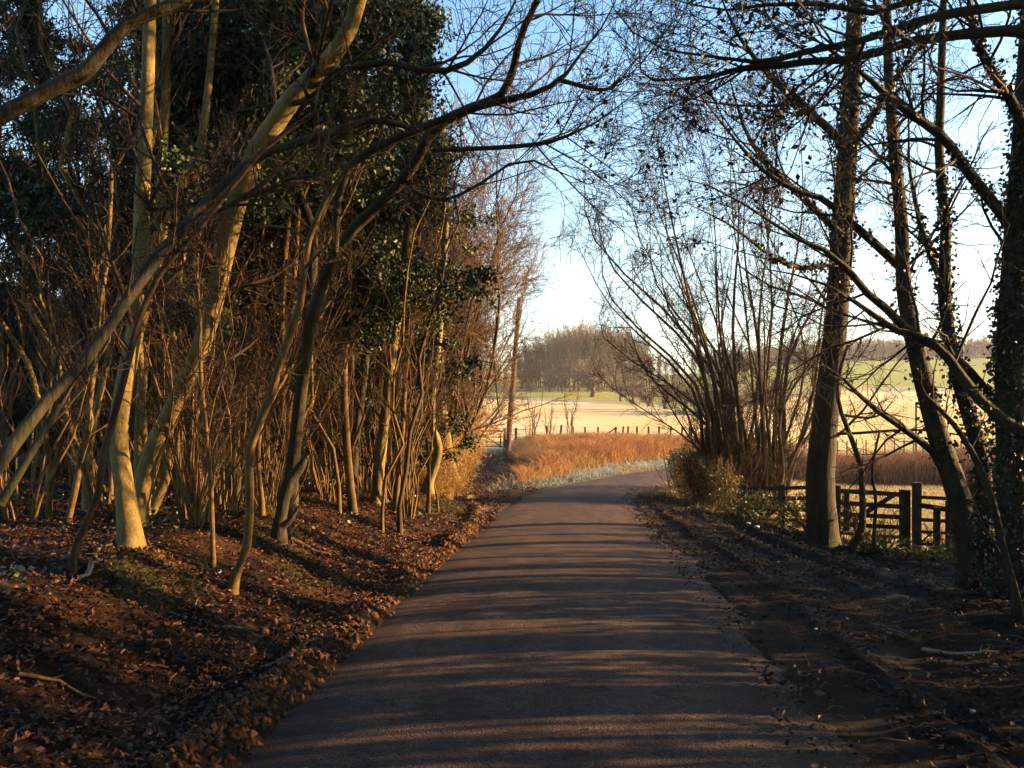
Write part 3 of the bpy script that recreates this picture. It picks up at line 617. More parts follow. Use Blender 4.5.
def wood(name, label, cat, stems, specs, mats=('dark', 'dark', 'twigdark'), group=None, k=10, seed=1, leaf=None, ivy=None, loc=None, part='trunk'):
    """stems: list of (P, R); specs: growth per level; parts trunk, branches, twigs (+ foliage, ivy)"""
    r = np.random.default_rng(seed); base = stems[0][0][0] if loc is None else np.asarray(loc, float)
    root = empty(name, tuple(base), label, cat, group)
    for i, (P, R) in enumerate(stems):
        nm = part if part != 'trunk' or i == 0 else 'limb'
        obj(nm, Tubes().add(P, R, k).mesh(nm, base), M[mats[0]], root)
    cur = None; lev = []; nmin = min(len(P) for P, _ in stems)
    st = [(crom(P, 14), np.interp(np.linspace(0, 1, 14), np.linspace(0, 1, len(R)), R)) for P, R in stems]
    P = np.stack([p for p, _ in st]); R = np.stack([q for _, q in st])
    for i, s in enumerate(specs):
        P, R = grow(P, R, r=r, **s); lev.append((P, R))
    if lev:
        T = Tubes()
        for i, (P_, R_) in enumerate(lev): T.add(P_, R_, 3 if i == len(lev)-1 else (5 if len(P_) < 400 else 4))
        obj('crown', T.mesh('crown', base), M[mats[2] if len(lev) > 2 or part == 'stem' else mats[1]], root)
    if leaf:
        C = leaf_pts(lev[leaf.get('lev', -1)][0], leaf['K'], leaf['spread'], r)
        if 'keep' in leaf: C = C[leaf['keep'](C)]
        obj('foliage', leaves_mesh('foliage', C, leaf['size'], base, r=r, flat=leaf.get('flat', 0)), M[leaf['mat']], root)
    if ivy:
        Cs = []
        for (P_, R_), (t0, t1, nn, thick) in zip(stems, ivy['on']):
            if nn == 0: continue
            t = r.uniform(t0, t1, (1, nn)); p, rad, Tn = at_t(P_[None], R_[None], t); q = norm(np.cross(Tn, r.normal(size=Tn.shape)))
            Cs.append((p+q*(rad[..., None]*1.05+np.abs(r.normal(size=(1, nn, 1)))*thick))[0])
        obj('ivy', leaves_mesh('ivy', np.vstack(Cs), ivy.get('size', .06), base, asp=.85, r=r), M['ivy'], root)
    return root
def S(K, t0, t1, L, ang, n=5, wig=.15, up=.1, rf=.5, rmax=.05, rmin=.002, **kw): return dict(K=K, t0=t0, t1=t1, L=L, ang=ang, n=n, wig=wig, up=up, rf=rf, rmax=rmax, rmin=rmin, **kw)

LM = ('ash', 'brown', 'twig'); LG = ('gold', 'gold', 'twig')
# --- left hand wood
wood('ash_tree', 'tall straight smooth barked tree, thickest golden trunk at the front of the wood', 'tree',
     [tr([(131, 545, 26), (126, 500, 20), (118, 440, 18), (121, 405, 18), (129, 360, 17), (138, 310, 17), (142, 200, 15), (147, 100, 13), (150, 0, 12), (152, -120, 9)], None, 7.6)],
     [S(14, .55, 1, 1.6, 60, 6, .12, .12, .35, .03), S(6, .2, 1, .7, 45, 5, .2, .05), S(6, .2, 1, .3, 45, 4)], LM, seed=1, k=14)
wood('ash_tree', 'golden trunk leaning right in a long curve from beside the thickest trunk', 'tree',
     [tr([(137, 512, 18), (148, 468, 20), (160, 435, 19), (180, 395, 18), (200, 350, 18), (216, 295, 18), (236, 205, 19), (272, 123, 20), (330, 60, 18), (357, 10, 15), (372, -60, 12)], 7.6, 6.6)],
     [S(16, .4, 1, 1.7, 60, 6, .12, .1, .35, .03), S(7, .2, 1, .7, 45, 5, .2, .05), S(6, .2, 1, .3, 45, 4)], LM, seed=2, k=14)
wood('ash_tree', 'straight slim trunk rising just behind the two golden trunks', 'tree',
     [tr([(141, 528, 10), (139, 440, 9.5), (144, 358, 9), (148, 300, 8.5), (160, 200, 8), (166, 90, 8), (165, -60, 6)], 8.6, 9.0)],
     [S(10, .4, 1, 1.4, 60, 6, .12, .1, .4, .02), S(6, .2, 1, .6, 45, 4, .2, .05), S(5, .2, 1, .3, 45, 4)], LM, seed=3)
wood('ash_tree', 'kinked slender trunk right of the golden pair, bent at its foot', 'tree',
     [tr([(146, 522, 12), (158, 497, 11), (168, 470, 9), (170, 429, 8.5), (172, 358, 8), (175, 300, 8), (188, 220, 8), (203, 130, 8), (212, 50, 7), (220, -60, 6)], 8.8, 9.0)],
     [S(10, .4, 1, 1.4, 60, 6, .12, .1, .4, .02), S(6, .2, 1, .6, 45, 4, .2, .05), S(5, .2, 1, .3, 45, 4)], LM, seed=4)
wood('hazel_tree', 'pale slim trunk with a forked top, standing in front of dense holly', 'tree',
     [tr([(232, 587, 12), (239, 567, 8.5), (247, 545, 9), (250, 500, 9), (249, 465, 9), (253, 438, 8.5), (270, 398, 8.5), (284, 350, 8), (300, 305, 8), (304, 270, 7), (309, 240, 6.5), (318, 217, 6), (328, 194, 6), (342, 176, 4), (356, 150, 3)], None, 5.9, 22),
      tr([(327, 196, 5), (322, 180, 4), (324, 160, 3.4), (330, 130, 3)], 5.9, 5.9, 8, False), tr([(305, 268, 4), (322, 250, 3), (336, 243, 2)], 5.85, 5.7, 7, False), tr([(305, 240, 3.5), (292, 229, 3), (265, 227, 2.5), (245, 235, 2)], 5.85, 6, 8, False)],
     [S(5, .3, 1, .6, 45, 5, .15, .12, .5, .008), S(4, .2, 1, .25, 45, 4)], LG, seed=5)
wood('hazel_tree', 'dark sinuous sapling leaning right in front of the thickest golden trunk', 'tree',
     [tr([(72, 572, 9), (76, 545, 7), (97, 498, 7), (103, 456, 7), (116, 409, 7), (129, 359, 7), (139, 320, 6.5), (162, 270, 6), (200, 228, 5.5), (262, 150, 5), (320, 110, 4)], None, 5.4, 20)],
     [S(8, .3, 1, .8, 45, 5, .15, .12, .5, .01), S(6, .2, 1, .3, 45, 4)], ('brown', 'brown', 'twigdark'), seed=6)
wood('hazel_tree', 'thin stem with a sharp kink low in the gap left of the golden trunk', 'tree',
     [tr([(66, 528, 7), (73, 500, 6.5), (79, 470, 6.5), (82, 448, 6), (91, 424, 6), (89, 406, 5.5), (94, 370, 5.5), (98, 320, 5), (108, 250, 4.5), (112, 160, 4)], 8.0, 8.2)],
     [S(8, .3, 1, .8, 45, 5, .15, .12, .5, .01), S(5, .2, 1, .3, 45, 4)], LG, seed=7)
wood('hazel_tree', 'long dark tree leaning from the far left edge up over the golden trunks', 'tree',
     [tr([(-30, 500, 16), (0, 462, 15), (30, 422, 13), (52, 395, 12), (86, 359, 12), (110, 325, 11), (133, 292, 11), (165, 250, 10), (215, 192, 9), (262, 155, 8), (315, 138, 9), (372, 120, 7), (410, 128, 5)], 4.6, 6.2, 22),
      tr([(133, 292, 8), (150, 262, 7), (182, 228, 6), (240, 200, 5), (300, 150, 4), (350, 95, 3)], 5.3, 6, 12, False), tr([(0, 505, 9), (30, 455, 8), (62, 400, 7), (78, 372, 6), (92, 350, 5)], 4.9, 5.2, 10, False)],
     [S(4, .3, 1, .9, 45, 5, .15, .12, .4, .010), S(5, .2, 1, .4, 45, 4, .2), S(4, .2, 1, .2, 45, 4)], ('dark', 'twigdark', 'twigdark'), seed=8)
wood('oak_limb', 'heavy mossy limb crossing the top left corner from outside the frame', 'branch',
     [tr([(-190, 330, 26), (-90, 170, 22), (0, 117, 17), (38, 96, 15), (66, 82, 15), (85, 72, 15), (102, 52, 14), (125, 26, 13), (160, 10, 12), (220, -14, 11), (300, -40, 8)], 5.0, 5.6, 18)],
     [S(10, .2, 1, 1.0, 50, 5, .15, .05, .4, .014), S(6, .2, 1, .4, 45, 4, .2), S(4, .2, 1, .2, 45, 4)], ('dark', 'twigdark', 'twigdark'), seed=9)
# the tree this limb grows from stands outside the frame, so the limb carries its own trunk
o_ = [x for x in bpy.data.objects if x.name.startswith('oak_limb')][0]; bx = P3(-190, 330, 5.0); tb_ = np.array([bx[0], bx[1], gz(bx[0], bx[1])-.2])
obj('trunk', Tubes().add(np.linspace(tb_, bx, 6), np.linspace(.15, .08, 6), 10).mesh('trunk', o_.location), M['dark'], o_)
o_['label'] = 'heavy mossy leaning bough crossing the top left corner'; o_['category'] = 'tree'; o_.name = 'leaning_tree'
wood('hazel_tree', 'dark arching tree whose long boughs sweep up and right over the lane', 'tree',
     [tr([(283, 525, 15), (292, 470, 13), (300, 400, 13), (312, 320, 12), (337, 250, 12), (372, 211, 12), (407, 176, 11), (434, 129, 11), (473, 107, 10), (500, 96, 9), (513, 70, 8), (521, 35, 7), (537, 0, 6), (550, -50, 4)], 8.6, 6.6, 24),
      tr([(335, 252, 7), (341, 180, 9), (368, 152, 9), (419, 129, 9), (455, 115, 8), (495, 102, 8), (530, 95, 7), (560, 80, 6), (580, 55, 4.5), (610, 15, 3.5), (620, -20, 3)], 7.4, 6.6, 16, False),
      tr([(250, 160, 6), (310, 90, 7), (376, 62, 8), (434, 72, 7), (473, 59, 7), (503, 25, 6), (520, -10, 5)], 7.0, 6.6, 12, False),
      tr([(560, 80, 5), (600, 90, 4), (618, 82, 3), (640, 55, 2)], 6.7, 6.6, 8, False),
      tr([(435, 150, 5), (490, 148, 5), (530, 145, 5), (556, 140, 4.5), (600, 120, 3), (650, 80, 2)], 6.8, 6.6, 10, False),
      tr([(412, 190, 4), (440, 200, 4), (470, 190, 3.5), (520, 160, 3), (560, 172, 2.2), (600, 190, 1.8)], 7, 6.8, 10, False)],
     [S(9, .35, 1, 1.3, 48, 6, .14, .05, .45, .011, bias=(.25, 0, 0)), S(7, .2, 1, .6, 45, 5, .22, .02, .55, .006), S(6, .2, 1, .28, 42, 4, .22, 0, .6, .005, .0022)], ('dark', 'twigdark', 'twig'), seed=10, leaf=dict(lev=2, K=1, spread=.03, size=.05, mat='drab', keep=lambda C: (C[:, 0] > .2) & (fbm(C[:, 0]*3, C[:, 2]*3, 2, 5) > .17)))
PAIR = [([(279, 520, 8), (281, 472, 7), (283, 380, 6), (282, 300, 6), (290, 200, 5)], 10.5, 'left hand one of two close straight saplings right of the pale forked trunk'),
        ([(287, 524, 8), (287, 463, 7), (290, 392, 6.5), (293, 300, 6), (300, 180, 5)], 10.3, 'right hand one of two close straight saplings right of the pale forked trunk'),
        ([(353, 512, 9), (347, 450, 8), (344, 376, 7), (348, 290, 6), (350, 180, 5)], 11.5, 'straight sapling lit gold at its foot, midway along the bank'),
        ([(376, 503, 12), (381, 450, 11), (386, 410, 10), (391, 360, 10), (399, 305, 10), (408, 240, 9), (415, 150, 8), (420, 40, 6)], 13.0, 'slightly leaning ivy dark trunk above the bend of the bank'),
        ([(396, 499, 6), (402, 438, 5), (405, 380, 5), (410, 300, 4), (425, 200, 3.5)], 13.2, 'thin stem close beside the leaning ivy dark trunk'),
        ([(428, 484, 10), (436, 462, 9), (438, 445, 9), (431, 425, 9), (432, 390, 8), (436, 360, 8), (441, 310, 7), (446, 220, 6)], 15.5, 'wavy trunk bowed like an S at the end of the wood'),
        ([(450, 470, 13), (440, 400, 13), (437, 320, 13), (436, 260, 13), (438, 200, 12), (441, 120, 9)], 19, 'broad straight trunk rising out of the brown twigs at the wood edge'),
        ([(213, 556, 5), (211, 487, 4.5), (207, 437, 4.2), (201, 378, 4), (200, 320, 4), (197, 260, 3), (206, 190, 2.5)], 6.9, 'very thin crooked stem between the golden trunks and the pale forked one'),
        ([(262, 500, 5), (258, 460, 5), (262, 420, 5), (280, 385, 5), (300, 350, 4), (330, 300, 3)], 9, 'curved pale stem leaning behind the pale forked trunk')]
for i, (pts, d, lb) in enumerate(PAIR):
    wood('sapling' if pts[0][2] < 8 else 'ash_tree', lb, 'tree', [tr(pts, d, d*1.02)],
         [S(12, .3, 1, 1.5, 45, 5, .14, .12, .45, .02, .003), S(7, .2, 1, .6, 45, 4, .2, .05, .5, .01, .003), S(4, .2, 1, .3, 45, 3, .2, 0, .5, .006, .003)], LG if i not in (3, 5, 6) else LM, seed=30+i)
# broken stump
wood('tree_stump', 'dark broken leaning stump between the saplings', 'stump', [tr([(279, 527, 13), (284, 500, 12), (290, 480, 12), (300, 468, 10), (305, 458, 6)], 8.3, 8.3, 10), tr([(282, 527, 8), (290, 520, 7), (300, 505, 5)], 8.2, 8.2, 6, False)],
     [], ('dark', 'dark', 'dark'), seed=50)

# generic coppice stems filling the wood: prototypes copied
def proto_sapling(seed, h, mats, r0=.03, nb=14, arch=0.):
    r = np.random.default_rng(seed); P, R = stem((0, 0, -.15), h, (r.normal()*.07+arch, r.normal()*.07), r0, 14, .13, r)
    root = empty('sapling', (0, 0, 0)); obj('trunk', Tubes().add(P, R, 7).mesh('trunk'), M[mats[0]], root)
    a, ar = grow(P, R, nb, .25, 1, h*.22, 38, 5, .13, .14, .5, .015, .004, r=r); b, br = grow(a, ar, 7, .2, 1, h*.09, 45, 4, .2, .05, .6, .007, .004, r=r)
    obj('crown', Tubes().add(a, ar).add(b, br).mesh('crown'), M[mats[2]], root); return root
def proto_coppice(seed, h, ns, spread=.35, nb=7, r0=.018, m1='gold', m2='twig', name='coppice_stool'):
    r = np.random.default_rng(seed); root = empty(name, (0, 0, 0)); Ps = []; Rs = []
    for i in range(ns):
        a = r.uniform(0, 6.28); sp = spread*r.uniform(.1, 1); P, R = stem((np.cos(a)*.12, np.sin(a)*.12, -.1), h*r.uniform(.5, 1), (np.cos(a)*sp, np.sin(a)*sp), r0*r.uniform(.5, 1.2), 9, .10, r); Ps.append(P); Rs.append(R)
    P = np.stack(Ps); R = np.stack(Rs)
    if ns > 17: obj('canes', Tubes().add(P, R, 5).mesh('canes'), M[m1], root)
    else:
        for q in range(ns): obj('stem', Tubes().add(P[q], R[q], 5).mesh('stem'), M[m1], root)
    
    a, ar = grow(P, R, nb, .25, 1, h*.22, 35, 5, .12, .1, .6, .01, .003, r=r); b, br = grow(a, ar, 5, .2, 1, h*.08, 40, 3, .2, .05, .6, .006, .003, r=r)
    obj('crown', Tubes().add(a, ar).add(b, br).mesh('crown'), M[m2], root); return root
SAP = [proto_sapling(100+i, h, mt, r0) for i, (h, mt, r0) in enumerate([(7, LG, .035), (8, LM, .038), (6, LG, .025), (9, LM, .045), (7.5, ('brown', 'brown', 'twig'), .04), (5, LG, .02)])]
GS = 'bare saplings crowding the left wood'
SL = ['slim pale bare sapling among many deep in the left wood', 'straight grey barked pole tree among many in the left wood', 'thin golden whip of a sapling in the left wood', 'taller grey trunk standing back in the left wood', 'brown barked bare sapling in the left wood', 'short thin sapling of the left wood floor']
for o, l in zip(SAP, SL): tag(o, l, 'sapling', GS)
r = np.random.default_rng(9); first = [True]*6; cnt = 0; placed = []
while cnt < 235:
    d = 8+r.beta(1.2, 1.5)*32; u = r.uniform(-40, 455); x_ = (u-CX)/F*d
    if np.interp(d, XLy, XLx)-x_ < .8 or any((x_-a)**2+(d-b)**2 < .12 for a, b in placed): continue
    if d < 11 and 230 < u < 420 and r.random() < .6: continue
    placed.append((x_, d)); k = int(r.choice([0, 0, 1, 2, 2, 2, 2, 4, 5, 5, 5, 3])); s = r.uniform(.8, 1.2); loc = (x_, d, gz(x_, d))
    if first[k]: o = SAP[k]; o.location = loc; first[k] = False
    else: o = dup(SAP[k], loc, r.uniform(0, 6.28), s)
    cnt += 1
COP = [proto_coppice(200, 4.6, 16, .45), proto_coppice(201, 3.6, 12, .6), proto_coppice(202, 5.4, 14, .3)]
for o, l in zip(COP, ['many stemmed golden hazel stool with upright rods in the left wood', 'low fan of thin pale rods in the left wood', 'tall narrow clump of hazel rods in the left wood']): tag(o, l, 'shrub', 'coppiced hazel stools in the left wood')
first = [True]*3
CP = [(195, 528, 0, .8), (222, 505, 2, .75), (20, 520, 1, .9), (330, 500, 1, .8), (365, 490, 0, .8), (105, 505, 1, .8), (310, 490, 2, .8), (250, 480, 0, 1), (410, 482, 1, .9)]
for u, v, k, s in CP:
    x_, d = hit(u, v); loc = (x_, d, gz(x_, d))
    if first[k]: o = COP[k]; o.location = loc; o.scale = (s, s, s); first[k] = False
    else: dup(COP[k], loc, r.uniform(0, 6), s)
for i in range(52):
    d = r.uniform(9.5, 30) if i < 47 else r.uniform(7.2, 10); u = r.uniform(-20, 440) if i < 47 else r.uniform(190, 330); x_ = (u-CX)/F*d
    if np.interp(d, XLy, XLx)-x_ < 1.0: continue
    dup(COP[int(r.integers(0, 3))], (x_, d, gz(x_, d)), r.uniform(0, 6), r.uniform(.7, 1.2) if i < 47 else r.uniform(.45, .6))

# holly trees with dense dark crowns
def proto_holly(seed, h, cr, z0, nl, lean=0):
    r = np.random.default_rng(seed); root = empty('holly_tree', (0, 0, 0)); P, R = stem((0, 0, -.15), h, (lean, 0), .09, 14, .07, r)
    obj('trunk', Tubes().add(P, R, 9).mesh('trunk'), M['dark'], root)
    a, ar = grow(P, R, 46, z0, 1, cr*1.15, 62, 6, .12, .05, .4, .03, .005, r=r, tfall=.55); b, br = grow(a, ar, 8, .25, 1, cr*.42, 45, 5, .18, .0, .6, .012, .004, r=r)
    c, c_r = grow(b, br, 5, .2, 1, cr*.2, 45, 4, .2, 0, .6, .006, .003, r=r)
    obj('branches', Tubes().add(a, ar).add(b, br).add(c, c_r).mesh('branches'), M['twigdark'], root)
    C = np.vstack([leaf_pts(b, nl, .06, r), leaf_pts(c, nl, .05, r, 0)])
    obj('foliage', leaves_mesh('foliage', C, .075, r=r, asp=.6), M['holly'], root); return root
HO = [proto_holly(300, 8.5, 2.1, .30, 24), proto_holly(301, 9.5, 2.4, .34, 24), proto_holly(302, 4.2, 1.6, .12, 16)]
HL = [(0, 235, 11.0, 1.0, 0, 'dense holly behind the long curved leaning trunk'), (1, 290, 10.6, .95, 1, 'darkest broad holly above the two close straight saplings'),
      (0, 352, 12.8, .9, 2, 'holly nearest the lane, its leaves against the blue sky'), (1, 190, 13, 1.05, 3, 'holly standing behind the slim trunks right of the thickest golden one'),
      (1, 10, 15, .85, .5, 'sparse dark holly at the left edge'), (0, 70, 19, .9, 4, 'thin holly at the left through which the sky shows'), (0, 300, 15, 1.1, 5, 'tall holly further back in the middle of the wood'),
      (1, 350, 17.5, 1.05, 2.2, 'large holly further back near the end of the wood'), (0, 130, 19, 1.1, 1.2, 'distant holly seen between the saplings at the left')]
fi = {}
for k, u, d, s, rz, lb in HL:
    x_ = (u-CX)/F*d; loc = (x_, d, gz(x_, d))
    if k not in fi: o = HO[k]; o.location = loc; o.rotation_euler.z = rz; o.scale = (s, s, s); fi[k] = 1
    else: o = dup(HO[k], loc, rz, s)
    tag(o, lb, 'tree', 'holly trees in the left wood')
r = np.random.default_rng(12); n = 0; GH = 'low holly bushes filling the back of the wood'
for i in range(60):
    d = r.uniform(14, 42); u = r.uniform(-60, 430); x_ = (u-CX)/F*d
    if np.interp(d, XLy, XLx)-x_ < 1.6: continue
    s = r.uniform(.7, 1.2)
    if n == 0: o = HO[2]; o.location = (x_, d, gz(x_, d)); tag(o, 'low dark holly bush in the shade at the back of the wood', 'bush', GH)
    else: dup(HO[2], (x_, d, gz(x_, d)), r.uniform(0, 6), (s, s, s*.8))
    n += 1

# golden thicket and bare young trees at the wood's end
TH = [proto_coppice(400, 2.5, 60, .55, 8, .010, 'bright', 'bright', 'thicket'), proto_coppice(401, 1.8, 60, .7, 8, .008, 'bright', 'bright', 'thicket')]
for i, o in enumerate(TH):
    C = leaf_pts(np.stack([stem((0, 0, 0), 2.2, (math.cos(a)*.5, math.sin(a)*.5), .01, 9, .3, rng)[0] for a in rng.uniform(0, 6.28, 60)]), 60, .16, rng, .02)
    obj('dry_leaves', leaves_mesh('dry_leaves', C, .05), M['gold_leaf'], o)
    tag(o, ['tall golden brown twig thicket on the bank left of the muddy track', 'low golden bramble mound on the bank left of the muddy track'][i], 'thicket', 'golden thickets beside the track')
first = [True]*2
for u, d, k, s in [(432, 17.5, 1, .55), (445, 19, 1, .75), (436, 21, 0, .85), (453, 22.5, 1, .85), (442, 25, 0, .95), (456, 27, 1, 1.0), (450, 30, 0, 1.0), (462, 34, 1, 1.1), (452, 38, 0, 1.1), (463, 43, 1, 1.2), (436, 30, 0, 1.2), (445, 36, 0, 1.2), (430, 24, 0, 1.0)]:
    x_ = (u-CX)/F*d; loc = (x_, d, gz(x_, d))
    if first[k]: o = TH[k]; o.location = loc; o.scale = (s, s, s); first[k] = False
    else: dup(TH[k], loc, rng.uniform(0, 6), s)
def proto_bare(seed, h, ns, spread, r0, m1, m2, name='bare_tree', fine=.0045):
    r = np.random.default_rng(seed); root = empty(name, (0, 0, 0)); Ps = []; Rs = []
    for i in range(ns):
        a = r.uniform(0, 6.28); sp = spread*r.uniform(.2, 1); P, R = stem((np.cos(a)*.1, np.sin(a)*.1, -.1), h*r.uniform(.7, 1), (np.cos(a)*sp, np.sin(a)*sp), r0*r.uniform(.6, 1.2), 12, .11, r); Ps.append(P); Rs.append(R)
    P = np.stack(Ps); R = np.stack(Rs)
    for q in range(ns): obj('trunk', Tubes().add(P[q], R[q], 7).mesh('trunk'), M[m1], root)
    
    a, ar = grow(P, R, 16, .2, 1, h*.28, 42, 6, .1, .08, .5, .025, .005, r=r); b, br = grow(a, ar, 9, .15, 1, h*.13, 42, 5, .16, .03, .6, .012, fine, r=r); c, c_r = grow(b, br, 6, .15, 1, h*.055, 42, 4, .2, 0, .6, .007, fine, r=r)
    obj('crown', Tubes().add(a, ar, 4).add(b, br).add(c, c_r).mesh('crown'), M[m2], root); return root
BT = [proto_bare(500, 9.0, 5, .32, .05, 'brown', 'rosy'), proto_bare(501, 8.0, 7, .38, .035, 'brown', 'rosy')]
BL = [(446, 19.5, 0, .9, 0, 'bare reddish tree nearest the lane at the end of the wood'), (452, 24, 1, .95, 1, 'many stemmed bare tree arching right over the muddy track'), (428, 22, 0, 1.1, 2, 'tall bare tree behind the broad straight trunk'),
      (455, 30, 0, 1.0, 3, 'bare tree further along the track with fine drooping twigs'), (450, 34, 1, 1.2, 4, 'bushy bare tree at the back of the golden thicket'), (458, 40, 1, 1.0, 5, 'bare tree standing near the track gate'), (410, 28, 1, 1.3, 2.4, 'wide bare tree deep behind the wood edge')]
fi = {}
for u, d, k, s, rz, lb in BL:
    x_ = (u-CX)/F*d; loc = (x_, d, gz(x_, d))
    if k not in fi: o = BT[k]; o.location = loc; o.rotation_euler.z = rz; o.scale = (s, s, s); fi[k] = 1
    else: o = dup(BT[k], loc, rz, s)
    tag(o, lb, 'tree', 'bare trees at the end of the wood')
# scraggy shrubs by the wire fence, in front of the pale field
sh = [proto_coppice(600+i, h, 5, .3, 6, .03, 'brown', 'twig', 'hawthorn_shrub') for i, h in enumerate((2.8, 2.3))]
for i, (u, d, s, lb) in enumerate([(533, 52, 1.35, 'taller leafless shrub right of the pole'), (548, 53, 1.25, 'leafless shrub in the middle of the three by the wire fence'), (570, 54.5, 1.35, 'open leafless shrub third from the pole'), (527, 50, .7, 'smallest leafless shrub, close to the pole')]):
    x_ = (u-CX)/F*d; loc = (x_, d, gz(x_, d)); k = i % 2
    o = sh[k] if i < 2 else dup(sh[k], loc, i*1.7); o.location = loc; o.scale = (s, s, s); tag(o, lb, 'shrub', 'shrubs by the wire fence')

# --- right hand side
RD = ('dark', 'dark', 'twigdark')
R1 = tr([(821, 545, 38), (822, 520, 30), (820, 480, 28), (826, 411, 25), (833, 353, 23), (838, 300, 22), (842, 227, 21), (847, 159, 19), (851, 91, 17), (855, 0, 15), (857, -130, 11)], None, 14.2, 20)
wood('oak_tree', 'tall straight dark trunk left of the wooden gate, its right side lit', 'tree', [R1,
     tr([(846, 150, 9), (830, 130, 9), (795, 100, 8), (765, 70, 7), (735, 30, 5), (715, -20, 4)], 14, 12.5, 10, False), tr([(848, 155, 8), (870, 120, 7), (892, 85, 6), (930, 30, 5), (950, -20, 4)], 14, 13, 10, False),
     tr([(842, 235, 7), (800, 195, 7), (768, 165, 6), (745, 130, 5), (730, 80, 4)], 14, 13, 10, False), tr([(840, 262, 6), (800, 268, 5), (770, 255, 4), (730, 225, 3.5), (690, 205, 2.5)], 14, 12.5, 10, False)],
     [S(10, .3, 1, 2.6, 62, 6, .13, .06, .4, .03, .004, bias=(-.1, -.15, 0)), S(6, .2, 1, 1.1, 45, 5, .2, .02, .5, .015, .003), S(6, .15, 1, .5, 42, 4, .22, 0, .6, .006, .003)], RD, seed=60, k=14,
     leaf=dict(lev=1, K=8, spread=.08, size=.075, mat='drab', keep=lambda C: (C[:, 2] > 4.0) & (C[:, 0] < 5.8) & (fbm(C[:, 0]*1.1, C[:, 2]*1.1, 3, 5) > -.04)),
     ivy=dict(on=[(.55, 1, 1500, .05)]+[(.0, .6, 260, .03)]*4, size=.06))
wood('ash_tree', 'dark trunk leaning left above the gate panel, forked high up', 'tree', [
     tr([(978, 585, 30), (966, 530, 25), (957, 490, 22), (940, 442, 20), (922, 375, 18), (908, 313, 16), (903, 278, 14), (902, 236, 13), (899, 195, 12), (893, 136, 11), (888, 60, 9), (886, -60, 7)], None, 10.6, 20),
     tr([(905, 272, 9), (880, 248, 9), (850, 222, 8), (825, 200, 7), (795, 190, 6), (765, 172, 6), (735, 140, 5), (700, 95, 4)], 10.4, 9.6, 12, False),
     tr([(960, 505, 8), (935, 455, 8), (905, 430, 7), (870, 405, 6), (842, 378, 5), (815, 360, 4)], 9.9, 9.4, 10, False)],
     [S(10, .3, 1, 1.9, 60, 6, .13, .05, .4, .022, .003), S(6, .2, 1, .8, 45, 5, .2, .0, .5, .009, .0025), S(5, .15, 1, .4, 42, 4, .22, 0, .6, .006, .0022)], RD, seed=61, k=12, ivy=dict(on=[(.3, .9, 500, .05), (0, .3, 60, .03), (0, .1, 0, .1)], size=.055))
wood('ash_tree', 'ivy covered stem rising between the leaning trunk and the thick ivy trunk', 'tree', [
     tr([(990, 592, 17), (984, 548, 15), (985, 480, 15), (975, 433, 15), (961, 389, 14), (950, 340, 12), (944, 290, 12), (946, 227, 10), (939, 159, 9), (941, 90, 8), (944, -20, 6)], None, 9.8, 18),
     tr([(944, 288, 7), (934, 265, 6), (925, 240, 6), (915, 200, 5), (908, 150, 4), (912, 60, 3)], 9.6, 10, 9, False)],
     [S(9, .35, 1, 1.4, 58, 6, .13, .05, .4, .018, .003), S(7, .2, 1, .6, 45, 5, .2, 0, .5, .009, .0025), S(6, .15, 1, .3, 42, 4, .22, 0, .6, .006, .0022)], RD, seed=62, k=10, ivy=dict(on=[(.1, .8, 2300, .04), (0, .6, 300, .03)], size=.045))
R4 = tr([(1014, 600, 40), (1013, 540, 32), (1012, 470, 28), (1009, 389, 26), (1011, 330, 26), (1014, 290, 26), (1018, 220, 24), (1024, 140, 22), (1030, 20, 18), (1034, -100, 14)], None, 8.9, 18)
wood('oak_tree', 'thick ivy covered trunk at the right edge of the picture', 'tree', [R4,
     tr([(1014, 232, 12), (995, 205, 11), (968, 172, 11), (952, 148, 10), (936, 131, 10), (915, 117, 9), (895, 102, 8), (868, 78, 7), (845, 60, 5), (800, 30, 4), (750, 10, 3)], 8.8, 7.6, 14, False),
     tr([(1018, 420, 10), (1000, 408, 10), (975, 378, 10), (945, 350, 10), (913, 335, 9), (890, 312, 9), (864, 290, 8), (835, 256, 7), (800, 240, 6), (765, 218, 5), (720, 190, 4), (680, 178, 3)], 8.7, 7.8, 16, False),
     tr([(1040, 440, 14), (1010, 425, 12), (975, 395, 11), (950, 360, 10), (925, 338, 9), (895, 330, 8), (860, 305, 7), (815, 280, 5), (760, 268, 3.5)], 7.4, 7.6, 14, False),
     tr([(1035, 150, 12), (1008, 95, 10), (985, 60, 9), (972, 20, 8), (965, -30, 7)], 8.6, 8, 9, False)],
     [S(11, .2, 1, 1.7, 58, 6, .14, .02, .4, .02, .003), S(6, .2, 1, .75, 45, 5, .2, .0, .5, .008, .0022), S(5, .15, 1, .35, 42, 4, .22, -.02, .6, .005, .002)], RD, seed=63, k=14,
     ivy=dict(on=[(.05, .95, 5200, .035), (0, .3, 250, .04), (0, .05, 0, .04), (0, .3, 100, .03), (0, .8, 400, .03)], size=.045))
wood('hazel_tree', 'thin crooked stem in front of the thick ivy trunk at the right edge', 'tree', [
     tr([(1019, 618, 12), (1014, 590, 9), (1003, 550, 8), (996, 515, 7), (985, 480, 7), (968, 445, 6), (950, 420, 5), (925, 395, 4)], None, 7.6, 14)],
     [S(8, .3, 1, .8, 50, 5, .15, .05, .5, .01), S(6, .2, 1, .3, 45, 4)], RD, seed=64)
